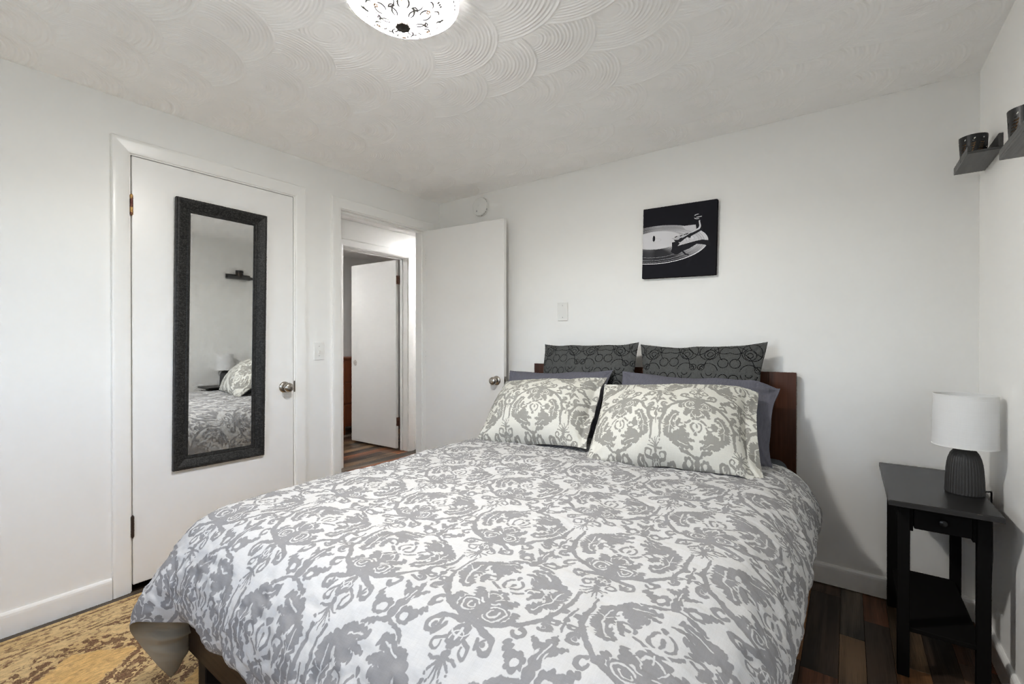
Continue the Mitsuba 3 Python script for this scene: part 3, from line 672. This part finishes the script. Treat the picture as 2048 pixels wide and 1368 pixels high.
bot = cl - nrm * ((1 - np.exp(-edge / .04)) * .012 + np.clip(edge / .04, 0, 1) * .034 * meshkit.fbm(np.stack([(pt[..., 0] + pt[..., 1]) * 34, (pt[..., 0] - pt[..., 1]) * 5, 0 * u_], -1), 2, 9))[..., None]
def sheet(p, flip):
    n = p.shape[0]; m = p.shape[1]
    i, j = np.meshgrid(np.arange(n - 1), np.arange(m - 1), indexing='ij')
    q = np.stack([i * m + j, (i + 1) * m + j, (i + 1) * m + j + 1, i * m + j + 1], -1).reshape(-1, 4)
    f = np.vstack([q[:, [0, 1, 2]], q[:, [0, 2, 3]]])
    return trimesh.Trimesh(p.reshape(-1, 3), f[:, ::-1] if flip else f, process=False)
def oriented(p, up):
    m = sheet(p, False)
    c = m.face_normals[len(m.faces) // 4][2]
    return m if (c > 0) == up else sheet(p, True)
dv = thing('duvet', 'puffy duvet in white and grey damask spread over the bed', 'duvet')
uvs = np.stack([u_, v_], -1).reshape(-1, 2)
put('cover', oriented(top, True), 'duvet_cloth', dv, True, uvs)
k2 = np.arange(0, NF, 2)
put('lining', oriented(bot[np.ix_(k2, k2)], False), 'duvet_lining', dv, True, np.stack([u_, v_], -1)[np.ix_(k2, k2)].reshape(-1, 2))

# pillows
def pillow(w, h, t, pinch=.055, flange=0.0, seed=0, n=(96, 72), wr=.006, slump=.0):
    """(front, back) sheets in the pillow's own frame: x along its width, y up it, z out of its front; flange: open hem at its right end"""
    u, v = np.meshgrid(np.linspace(-1, 1, n[0]), np.linspace(-1, 1, n[1]), indexing='ij')
    u = np.sign(u) * (1 - (1 - abs(u)) ** 1.35); v = np.sign(v) * (1 - (1 - abs(v)) ** 1.35)
    x = w / 2 * u * (1 - pinch * (1 - v * v) * (.6 + .4 * abs(u)))
    y = h / 2 * v * (1 - pinch * 1.2 * (1 - u * u) * (.6 + .4 * abs(v)))
    y = y + h * .030 * (meshkit.noise(np.stack([x * 9, np.sign(v) * 2.0, np.full_like(x, seed)], -1), seed) - .5) * abs(v) ** 3
    x = x + w * .014 * (meshkit.noise(np.stack([y * 9, np.sign(u) * 2.0, np.full_like(x, seed + 5)], -1), seed) - .5) * abs(u) ** 3
    if flange:
        fl = np.clip((u - (1 - flange)) / flange, 0, 1)
        uu = np.clip((u + flange / 2) / (1 - flange / 2), -1, 1)
    else: fl, uu = np.zeros_like(u), u
    base = (np.clip((1 - uu ** 2), 0, 1) * np.clip((1 - v ** 2), 0, 1)) ** .62
    q = np.stack([x * 8, y * 8, np.full_like(x, seed * 3.7)], -1)
    edge_w = np.clip(1 - base, 0, 1)
    wrn = (meshkit.fbm(q, 3, seed) - .5) * wr * 2
    # creases that run out of the corners
    cr = 0
    for sx in (-1, 1):
        for sy in (-1, 1):
            dx, dy = (1 - sx * u) * w / 2, (1 - sy * v) * h / 2
            a = np.arctan2(dy, dx); r = np.hypot(dx, dy)
            cr = cr + np.exp(-(r / .12) ** 2) * np.cos(a * 9 + seed + sx) * .005
    rim = np.clip((1 - abs(u)) * 14, 0, 1) * np.clip((1 - abs(v)) * 14, 0, 1)
    z = t / 2 * base * (1 - .18 * v * slump) + (wrn + cr) * rim
    wave = fl * (.010 * np.sin(v * 5 + seed) + .004 * np.sin(v * 13))
    hem = .004 * np.clip((1 - abs(v)) * 10, 0, 1) * (fl > 0)
    front = np.stack([x, y, z + wave + hem], -1); back = np.stack([x, y, -.42 * z + 0.15 * wrn * rim + wave - hem], -1)     # flattened where it leans
    return front, back, np.stack([x, y], -1)
def lean(bottom, top, out, spin=0.0, nudge=0.0):
    """a frame from the middle of the bottom edge, the middle of the top edge and the way along the width"""
    b, t, ex = (np.array(a, float) for a in (bottom, top, out))
    ey = t - b; ey /= np.linalg.norm(ey); ex = ex - ey * (ex @ ey); ex /= np.linalg.norm(ex)
    ez = np.cross(ex, ey); M = np.eye(4); M[:3, 0], M[:3, 1], M[:3, 2], M[:3, 3] = ex, ey, ez, (b + t) / 2
    return M
def lay(key, part, pil, M, m, back_m=None, uv0=(0, 0), bend=None):
    f, b, q = pil
    w = f.shape[:2]
    if bend is not None: f, b = bend(f), bend(b)
    uv = (q + np.array(uv0)).reshape(-1, 2)
    n = w[0] * w[1]
    mf, mb = sheet(f, False), sheet(b, True)
    # orient outwards
    if mf.face_normals[len(mf.faces) // 4][2] < 0: mf, mb = sheet(f, True), sheet(b, False)
    both = trimesh.Trimesh(np.vstack([mf.vertices, mb.vertices]), np.vstack([mf.faces, mb.faces + n]), process=False)
    both.apply_transform(M)
    return put(part, both, m, key, True, np.vstack([uv, uv + .37])) if part else put_(key, both, m, True, np.vstack([uv, uv + .37]))

def simple_pillow(name, label, group, pil, M, m, uv0=(0, 0), bend=None):
    key = free(name); tag(key, label=label, category='pillow')
    if group: labels[key]['group'] = group
    lay(key, None, pil, M, m, None, uv0, bend)
    return key
# charcoal quilted shams, upright against the headboard
simple_pillow('quilted_sham', 'charcoal quilted pillow sham with stitched scrolls, nearer the open door', 'charcoal quilted shams', pillow(.650, .515, .150, .060, 0, 1), lean((1.428, -.235, .668), (1.418, -.115, 1.168), (1, 0, 0.012)), 'quilt_charcoal', (.02, .0))
simple_pillow('quilted_sham', 'charcoal quilted pillow sham with stitched scrolls, nearer the bedside table', 'charcoal quilted shams', pillow(.650, .520, .150, .085, 0, 2), lean((2.078, -.235, .668), (2.076, -.115, 1.168), (1, 0, .006)), 'quilt_charcoal', (-.01, .01))
# slate pillows
simple_pillow('slate_pillow', 'dark slate pillow standing behind the lighter slate one, by the bare end of the headboard', None, pillow(.66, .35, .07, .05, .16, 9), lean((2.085, -.325, .640), (2.095, -.225, .955), (1, 0, -.03)), 'dark_slate_cotton')
simple_pillow('slate_pillow', 'slate grey pillow behind the left damask pillow', None, pillow(.72, .43, .13, .085, 0, 4), lean((1.300, -.500, .660), (1.275, -.250, 1.000), (1, 0, -.015)), 'slate_cotton')
def droop(p):
    q = p.copy(); e = np.clip((q[..., 0] - .27) / .10, 0, 1); q[..., 2] -= .05 * e ** 1.5; q[..., 1] -= .012 * e; return q
simple_pillow('slate_pillow', 'slate grey pillow with an open hem behind the right damask pillow', None, pillow(.77, .45, .13, .075, .22, 6), lean((2.085, -.510, .660), (2.080, -.250, 1.000), (1, 0, -.055)), 'slate_cotton', (0, 0), droop)
# damask pillows in front
simple_pillow('damask_pillow', 'white and grey damask pillow leaning in front, nearer the open door', 'damask pillows', pillow(.650, .480, .290, .030, .10, 11, wr=.015, slump=1), lean((1.385, -.735, .662), (1.330, -.415, .940), (1, .012, -.004)), 'sham_cloth', (-.045, -.155))
simple_pillow('damask_pillow', 'white and grey damask pillow leaning in front, nearer the bedside table', 'damask pillows', pillow(.715, .485, .290, .032, .14, 14, wr=.015, slump=1), lean((2.105, -.755, .658), (2.045, -.430, .950), (1, .05, -.048)), 'sham_cloth', (-.120, -.150), droop)
# ---------------------------------------------------------------- rug
key = thing('area_rug', 'worn tan, gold and brown patterned rug on the floor under the bed', 'rug')
put('pile', box(RUG_X, 1.70, -3.25, -.95, 0.0005, .0085, .003), 'rug_pile', key)
for x in (RUG_X - .003, 1.699): put('bound_edge', box(x, x + .004, -3.25, -.95, .0005, .0075, .001), 'rug_edge', key)

# ---------------------------------------------------------------- mirror on the closet door
key = thing('wall_mirror', 'tall mirror in a wide dark wood frame hung on the closet door', 'mirror')
MP = [(0, 0), (0, .006), (.003, .009), (.007, .009), (.009, .0115), (.014, .0125), (.017, .0105), (.021, .0135), (.034, .019), (.048, .0255), (.056, .0275), (.061, .0265), (.064, .023), (.067, .021), (.067, 0)]
mw, mh = .441, 1.370
iw, ih = mw / 2 - .067, mh / 2 - .067
MM = move(.0045, -1.638, 1.216) @ rot(.37, (0, 1, 0)) @ rot(-.62, (1, 0, 0))
for p0, p1, out in (((0, -iw, -ih), (0, iw, -ih), (0, 0, -1)), ((0, iw, -ih), (0, iw, ih), (0, 1, 0)), ((0, iw, ih), (0, -iw, ih), (0, 0, 1)), ((0, -iw, ih), (0, -iw, -ih), (0, -1, 0))):
    put('frame_rail', tr(rail(p0, p1, out, (1, 0, 0), MP), MM), 'mirror_frame', key, 28)
put('glass', tr(box(.0005, .0045, -iw - .008, iw + .008, -ih - .008, ih + .008), MM), 'mirror_glass', key)

# ---------------------------------------------------------------- canvas, plates, alarm
key = thing('wall_canvas', 'square black and white canvas of a record on a turntable above the bed', 'wall art')
cm = move(1.9365, -.001, 1.7555) @ rot(1.3, (0, 1, 0))
hw = .2065
put('canvas', tr(box(-hw, hw, -.030, 0, -hw, hw, .003), cm), 'canvas_black', key)
q = trimesh.Trimesh([[-hw + .001, -.0304, -hw + .001], [hw - .001, -.0304, -hw + .001], [hw - .001, -.0304, hw - .001], [-hw + .001, -.0304, hw - .001]], [[0, 1, 2], [0, 2, 3]], process=False)
put('print', tr(q, cm), 'canvas_print', key, False, [[0, 0], [1, 0], [1, 1], [0, 1]])
key = thing('light_switch', 'white toggle light switch on the wall between the two doorways', 'light switch')
put('plate', box(0, .0055, -1.1115, -1.0405, 1.0600, 1.1750, .003), 'switch_plastic', key)
put('toggle', tr(box(0, .012, -.0045, .0045, -.011, .011, .002), move(.004, -1.076, 1.1175) @ rot(20, (0, 1, 0))), 'switch_plastic', key)
for z in (1.0875, 1.1475): put('screw', tr(lathe([(0, .0012), (.0025, .0009), (.003, 0), (0, 0)], 12), move(.0055, -1.076, z) @ aim((1, 0, 0))), 'screw_grey', key)
key = thing('blank_plate', 'blank white cover plate on the wall above the headboard', 'wall plate')
put('plate', box(1.1265, 1.2065, -.0060, 0, 1.3170, 1.4420, .003), 'switch_plastic', key)
for z in (1.3400, 1.4200): put('screw', tr(lathe([(0, .0012), (.0027, .0009), (.0032, 0), (0, 0)], 12), move(1.1665, -.006, z) @ aim((0, -1, 0))), 'screw_grey', key)
key = thing('smoke_alarm', 'round white smoke alarm on the wall above the open door', 'smoke alarm')
am = move(.452, 0, 2.206) @ aim((0, -1, 0))
put('mount', tr(lathe([(0, 0), (.070, 0), (.072, .004), (.072, .010), (0, .010)], 56), am), 'switch_plastic', key, 30)
put('body', tr(lathe([(0, .0105), (.066, .0105), (.070, .014), (.0705, .026), (.067, .0325), (.058, .0355), (.040, .0370), (.020, .0375), (0, .0376)], 56), am), 'switch_plastic', key, 30)
for k in range(22):
    if k % 11 in (0, 5, 6): continue
    a = 2 * math.pi * k / 22
    put('vent', tr(box(.0695, .0712, -.0065, .0065, .0165, .0235), am @ rot(math.degrees(a), (0, 0, 1))), 'grey_plastic', key)
put('test_button', tr(lathe([(0, .0395), (.010, .0393), (.012, .0375), (0, .037)], 28), am @ move(-.012, -.004, 0)), 'switch_plastic', key, 30)
put('sensor_hole', tr(lathe([(0, .0384), (.0055, .0383), (.006, .037), (0, .037)], 20), am @ move(-.034 * -1, .020 * -1, 0)), 'grey_plastic', key, 30)

# ---------------------------------------------------------------- bedside table
key = thing('bedside_table', 'narrow black bedside table with a small drawer and a low shelf in the corner', 'bedside table')
put('top', box(2.836, 3.118, -.660, -.048, .617, .635, .003), 'table_top_black', key)
put('worn_edge', box(2.8362, 3.1178, -.6610, -.6590, .6172, .6335, .001), 'table_edge', key)
for x, y in ((2.866, -.585), (3.068, -.585), (2.866, -.066), (3.072, -.066)):
    put('leg', box(x, x + .0335, y, y + .0335, 0, .617, .002), 'table_black', key)
put('apron', box(2.872, 2.888, -.5515, -.0665, .520, .617, .001), 'table_black', key)
put('apron', box(3.079, 3.095, -.5515, -.0665, .520, .617, .001), 'table_black', key)
put('apron', box(2.8995, 3.072, -.052, -.038, .520, .617, .001), 'table_black', key)
put('apron_bracket', box(2.8995, 2.909, -.572, -.500, .514, .617, .001), 'table_black', key)
put('apron_bracket', box(3.0585, 3.068, -.572, -.500, .514, .617, .001), 'table_black', key)
dr_ = put('drawer', box(2.9105, 3.0570, -.580, -.400, .5260, .6120, .002), 'table_black', key)
put('knob', tr(lathe([(0, .021), (.006, .0205), (.0105, .018), (.012, .014), (.0105, .010), (.006, .007), (.0055, 0), (0, 0)], 24), move(2.984, -.580, .566) @ aim((0, -1, 0))), 'table_top_black', dr_, 40)
put('shelf', box(2.882, 3.086, -.576, -.046, .158, .174, .002), 'table_black', key)

# ---------------------------------------------------------------- lamp on it
key = thing('table_lamp', 'small lamp with a white drum shade and a ribbed charcoal base on the bedside table', 'lamp')
LX, LY, LZ = 3.063, -.405, .6352
pr = [(0, 0), (.0515, 0), (.0535, .0015), (.0535, .010), (.0525, .045), (.0505, .085), (.0480, .108), (.0445, .126), (.0390, .142), (.0315, .154), (.0235, .160), (.0130, .163), (0, .1635)]
pr2 = []
for (r0, z0_), (r1, z1_) in zip(pr[:-1], pr[1:]): pr2 += [(r0 + (r1 - r0) * t, z0_ + (z1_ - z0_) * t) for t in (0, .5)]
pr2.append(pr[-1])
bm = lathe(pr2, 288)
v = np.array(bm.vertices); a = np.arctan2(v[:, 1], v[:, 0]); r = np.hypot(v[:, 0], v[:, 1])
am_ = np.clip((.150 - v[:, 2]) / .03, 0, 1) * np.clip((v[:, 2] - .002) / .004, 0, 1) * np.clip(r / .03, 0, 1)
f = 1 - .036 * am_ * (1 - np.abs(np.cos(a * 18))) ** 1.2
v[:, 0] *= f; v[:, 1] *= f
put('base', trimesh.Trimesh(v + [LX, LY, LZ], bm.faces, process=False), 'ceramic_charcoal', key, True)
put('stem', tr(lathe([(0, .160), (.008, .160), (.008, .215), (.014, .217), (.014, .250), (0, .252)], 20), move(LX, LY, LZ)), 'tin_black', key, 30)
zs0, zs1, rs0, rs1 = .8065, .9905, .0885, .0865
sh = put('shade', tr(lathe([(rs0, zs0), (rs1, zs1), (rs1 - .0016, zs1), (rs0 - .0016, zs0), (rs0, zs0)], 96), move(LX, LY, 0)), 'shade_linen', key, 40)
for z, r in ((zs0, rs0), (zs1, rs1)):
    put('rim', tr(tube([[r * math.cos(t), r * math.sin(t), z] for t in np.linspace(0, 2 * np.pi, 73)], .0016, 6), move(LX, LY, 0)), 'pan_white', sh, 40)
sp = [tube([[.012 * math.cos(t), .012 * math.sin(t), .868], [(rs1 - .002) * math.cos(t), (rs1 - .002) * math.sin(t), .868]], .0014, 6) for t in (0.4, 2.5, 4.6)]
put('spider', tr(join(*sp), move(LX, LY, 0)), 'tin_black', sh)
cp = np.array([[3.11, -.375, .642], [3.135, -.36, .640], [3.143, -.34, .638], [3.147, -.32, .60], [3.149, -.32, .40], [3.148, -.30, .25]])
tt = np.linspace(0, 5, 40)
put('cord', tube(np.stack([np.interp(tt, range(6), cp[:, k]) for k in range(3)], -1), .0028, 8), 'cord_black', key, 40)

# ---------------------------------------------------------------- wall shelves and candle holders
def wall_shelf(label, y0, y1, z):
    key = thing('wall_shelf', label, 'shelf', 'dark picture ledges on the right wall')
    put('board', box(W - .092, W, y0, y1, z, z + .009, .0012), 'shelf_dark', key)
    put('front_lip', box(W - .092, W - .080, y0, y1, z + .009, z + .029, .0012), 'shelf_dark', key)
    put('back_plate', box(W - .012, W, y0, y1, z + .009, z + .056, .0012), 'shelf_dark', key)
    return key
wall_shelf('short dark wood ledge on the right wall, the higher one nearer the corner', -.365, -.095, 1.868)
wall_shelf('dark wood ledge on the right wall, the lower one cut by the picture edge', -1.085, -.803, 1.706)
def leaf(L, w):
    t = np.linspace(0, np.pi, 7)
    up = np.stack([-np.cos(t) * L / 2, np.sin(t) * w / 2], -1)
    return np.vstack([up, np.stack([up[::-1][1:-1, 0], -up[::-1][1:-1, 1]], -1)])
def candle_cup(label, x, y, z, spin):
    key = thing('candle_holder', label, 'candle holder', 'black candle holders cut with leaves')
    r0, r1, h = .0365, .0410, .090
    prof = [(0, 0), (r0, 0), (r1, h), (r1 - .0012, h), (r0 - .0012, .002), (0, .002)]
    cup = lathe(prof, 64)
    mm = manifold3d.Manifold(manifold3d.Mesh(np.array(cup.vertices, np.float32), np.array(cup.faces, np.uint32)))
    cuts = []
    for b in range(9):
        th0 = 2 * np.pi * b / 9 + spin
        for i in range(7):
            for s in (-1, 1):
                zz = .014 + .0085 * i; da = (i * .052 - .17) + s * .115 * (1 - .05 * i)
                if i == 6 and s == 1: da, zz = (i * .052 - .17) + .02, .074
                L, wd = (.0100, .0040) if i < 6 else (.007, .0042)
                cs = manifold3d.CrossSection([leaf(L * 1000, wd * 1000)[::-1]])
                pz = manifold3d.Manifold.extrude(cs, 20.0).scale([.001] * 3).rotate([0, 0, 52 if s > 0 else 8]).translate([0, 0, -.01])
                pz = pz.rotate([90, 0, 90]).translate([.036, 0, zz]).rotate([0, 0, math.degrees(th0 + da)])
                cuts.append(pz)
    assert mm.status() == manifold3d.Error.NoError and mm.volume() > 0
    mm = mm - manifold3d.Manifold.batch_boolean(cuts, manifold3d.OpType.Add)
    assert mm.status() == manifold3d.Error.NoError and mm.volume() > 1e-5
    q = mm.to_mesh()
    put('cup', tr(trimesh.Trimesh(q.vert_properties[:, :3], q.tri_verts, process=False), move(x, y, z)), 'tin_black', key)
    put('candle', tr(lathe([(0, .0025), (.0305, .0025), (.0325, .062), (.0295, .066), (0, .060)], 40), move(x, y, z)), 'candle_wax', key, 30)
candle_cup('black leaf-cut candle holder on the ledge nearer the corner', 3.109, -.235, 1.8772, .3)
candle_cup('black leaf-cut candle holder on the ledge at the picture edge', 3.110, -.905, 1.7152, 1.0)

# ---------------------------------------------------------------- ceiling lamp
key = thing('ceiling_lamp', 'lit white glass bowl lamp with a floral print on the ceiling', 'ceiling light')
CX, CY = 1.585, -1.738
RB, ZR, ZB = .172, 2.256, 2.186
def bowl_z(r): return ZB + (ZR - ZB) * (r / RB) ** 2.3
put('pan', tr(lathe([(0, H), (.150, H), (.150, H - .012), (.140, H - .024), (.090, H - .030), (0, H - .030)], 56), move(CX, CY, 0)), 'pan_white', key, 30)
put('rod', tr(lathe([(0, ZB + .006), (.004, ZB + .006), (.004, H - .03), (0, H - .03)], 12), move(CX, CY, 0)), 'finial_bronze', key)
RI = .30 * RB
def shell_of(r0, r1, lip):
    rr = np.linspace(r0, r1, 16)
    pr = [(r, bowl_z(r)) for r in rr]
    if lip: pr += [(RB + .004, ZR + .001), (RB + .004, ZR + .004), (RB - .001, ZR + .004)]
    n = 96; a = np.arange(n) * 2 * np.pi / n; pr = np.array(pr)
    v = np.stack([CX + pr[:, None, 0] * np.cos(a), CY + pr[:, None, 0] * np.sin(a), np.broadcast_to(pr[:, None, 1], (len(pr), n))], -1).reshape(-1, 3)
    i, j = np.meshgrid(np.arange(len(pr) - 1), np.arange(n), indexing='ij')
    q = np.stack([i * n + j, (i + 1) * n + j, (i + 1) * n + (j + 1) % n, i * n + (j + 1) % n], -1).reshape(-1, 4)
    m = trimesh.Trimesh(v, np.vstack([q[:, [0, 1, 2]], q[:, [0, 2, 3]]]), process=False); m.update_faces(m.nondegenerate_faces())
    if m.face_normals[0][2] > 0: m.invert()
    return m
put('bowl', shell_of(0, RI, False), 'pan_white', key, True, emitter={'type': 'area', 'radiance': tex(LAMP), 'sampling_weight': 3.0})
put('bowl_side', shell_of(RI, RB, True), 'pan_white', key, True, emitter={'type': 'area', 'radiance': tex(LAMP_SIDE), 'sampling_weight': .8})
fn = [tr(lathe([(0, -.012), (.006, -.0115), (.0085, -.006), (.0085, -.001), (0, 0)], 20), move(.0115 * math.cos(a), .0115 * math.sin(a), 0)) for a in np.arange(8) * np.pi / 4]
put('finial', tr(join(*fn, lathe([(0, -.017), (.005, -.016), (.0105, -.010), (.012, -.003), (.0115, 0), (0, 0)], 28)), move(CX, CY, ZB - .0005) @ np.diag([1.3, 1.3, 1.1, 1])), 'finial_bronze', key, 40)
def on_bowl(r, a): return [CX + r * math.cos(a), CY + r * math.sin(a), bowl_z(r) - .0006]
def stroke(pts, w):
    """a flat printed stroke that lies on the glass, w its half width"""
    p = np.array([on_bowl(r, a) for r, a in pts]); d = np.gradient(p[:, :2], axis=0); d /= np.linalg.norm(d, axis=1, keepdims=True) + 1e-12
    k = w * (.30 + .70 * np.sin(np.pi * np.linspace(0, 1, len(p))) ** .7) if len(p) > 3 else np.full(len(p), w)
    out = []
    for s_ in (-1, 1):
        q = p[:, :2] + s_ * k[:, None] * np.stack([-d[:, 1], d[:, 0]], -1)
        out.append(np.column_stack([q, bowl_z(np.hypot(q[:, 0] - CX, q[:, 1] - CY)) - .0006]))
    n = len(p); v = np.vstack(out)
    f = [[i, i + 1, n + i + 1] for i in range(n - 1)] + [[i, n + i + 1, n + i] for i in range(n - 1)]
    return trimesh.Trimesh(v, f, process=False)
def curl(r0, a0, R, s0, s1, w, n=14):
    """an arc of radius R metres about the point (r0, a0) of the bowl"""
    c = np.array([r0 * math.cos(a0), r0 * math.sin(a0)]); out = []
    for s in np.linspace(s0, s1, n):
        q = c + R * np.array([math.cos(a0 + s), math.sin(a0 + s)]); out.append((math.hypot(*q), math.atan2(q[1], q[0])))
    return stroke(out, w)
pieces = []
for b in range(6):
    a0 = b * np.pi / 3 + .35
    pieces += [curl(.052, a0 - .26, .020, -2.6, -.2, .0024), curl(.052, a0 + .26, .020, .2, 2.6, .0024), curl(.078, a0, .017, .5, 2.6, .0026), curl(.078, a0, .017, 3.7, 5.8, .0026),
               curl(.100, a0 - .20, .015, -.6, 1.4, .0022), curl(.100, a0 + .20, .015, -1.4, .6, .0022), curl(.086, a0 + .52, .016, 1.2, 4.0, .0022), curl(.066, a0 + .52, .010, -1.5, 1.5, .0022)]
    for k in range(3):
        pieces.append(stroke([(.108 + .006 * k, a0 + .50 + .035 * (k % 2)), (.114 + .006 * k, a0 + .56 + .035 * (k % 2))], .0034))
        pieces.append(stroke([(.104 + .006 * k, a0 + .56), (.110 + .006 * k, a0 + .50)], .0030))
    for k in range(3): pieces.append(stroke([(.124, a0 + .06 * (k - 1)), (.130, a0 + .075 * (k - 1))], .0032))
put('scroll_print', join(*pieces), 'print_grey', key)
ring = [stroke([(.1625, a + d) for d in np.linspace(0, .07, 4)], .0016) for a in np.arange(0, 2 * np.pi, .105)]
put('rim_print', join(*ring), 'print_grey', key)
for b in range(6):
    fl = []
    a0 = b * np.pi / 3 + .35 - .05
    for k in range(5):
        t = 2 * np.pi * k / 5; q = np.array([.0905 * math.cos(a0) + .0045 * math.cos(t), .0905 * math.sin(a0) + .0045 * math.sin(t)])
        p = on_bowl(math.hypot(*q), math.atan2(q[1], q[0])); fl.append(tr(lathe([(0, -.0008), (.0026, -.0006), (.003, .0004), (0, .0004)], 10), move(*p)))
    put('flower_print', join(*fl), 'print_brown', key)

# ---------------------------------------------------------------- dresser in the far room
key = thing('dresser', 'reddish brown wooden dresser in the room beyond the hall', 'dresser')
put('body', box(-2.70, -2.36, .655, 1.22, .10, .945, .003), 'cabinet_wood', key)
put('top', box(-2.705, -2.345, .640, 1.235, .945, .968, .004), 'cabinet_wood', key)
for x in (-2.70, -2.40):
    for y in (.655, 1.18): put('leg', box(x, x + .04, y, y + .04, 0, .10, .003), 'cabinet_wood', key)
for k in range(3):
    d = put('drawer', box(-2.360, -2.348, .675, 1.20, .125 + .272 * k, .375 + .272 * k, .003), 'cabinet_wood', key)
    for y in (.80, 1.08): put('knob', tr(lathe([(0, .02), (.010, .018), (.012, .012), (.006, .006), (.006, 0), (0, 0)], 16), move(-2.348, y, .25 + .272 * k) @ aim((1, 0, 0))), 'dark_nickel', d, 40)

# parts that look different from the rest of their thing
for k, text in (('door_1__hinge', 'worn brass hinge barrel'), ('door_1__hinge_001', 'dark bronze hinge barrel'), ('door_1__knob', 'satin nickel knob'), ('duvet__lining', 'plain beige lining'), ('ceiling_lamp__finial', 'dark flower-shaped finial'),
                ('table_lamp__shade', 'white drum shade'), ('table_lamp__base', 'ribbed charcoal base'), ('wall_mirror__glass', 'mirror glass'), ('candle_holder__candle', 'amber candle inside'), ('candle_holder_001__candle', 'amber candle inside')):
    assert k in scene, k
    labels[k] = {'label': text}
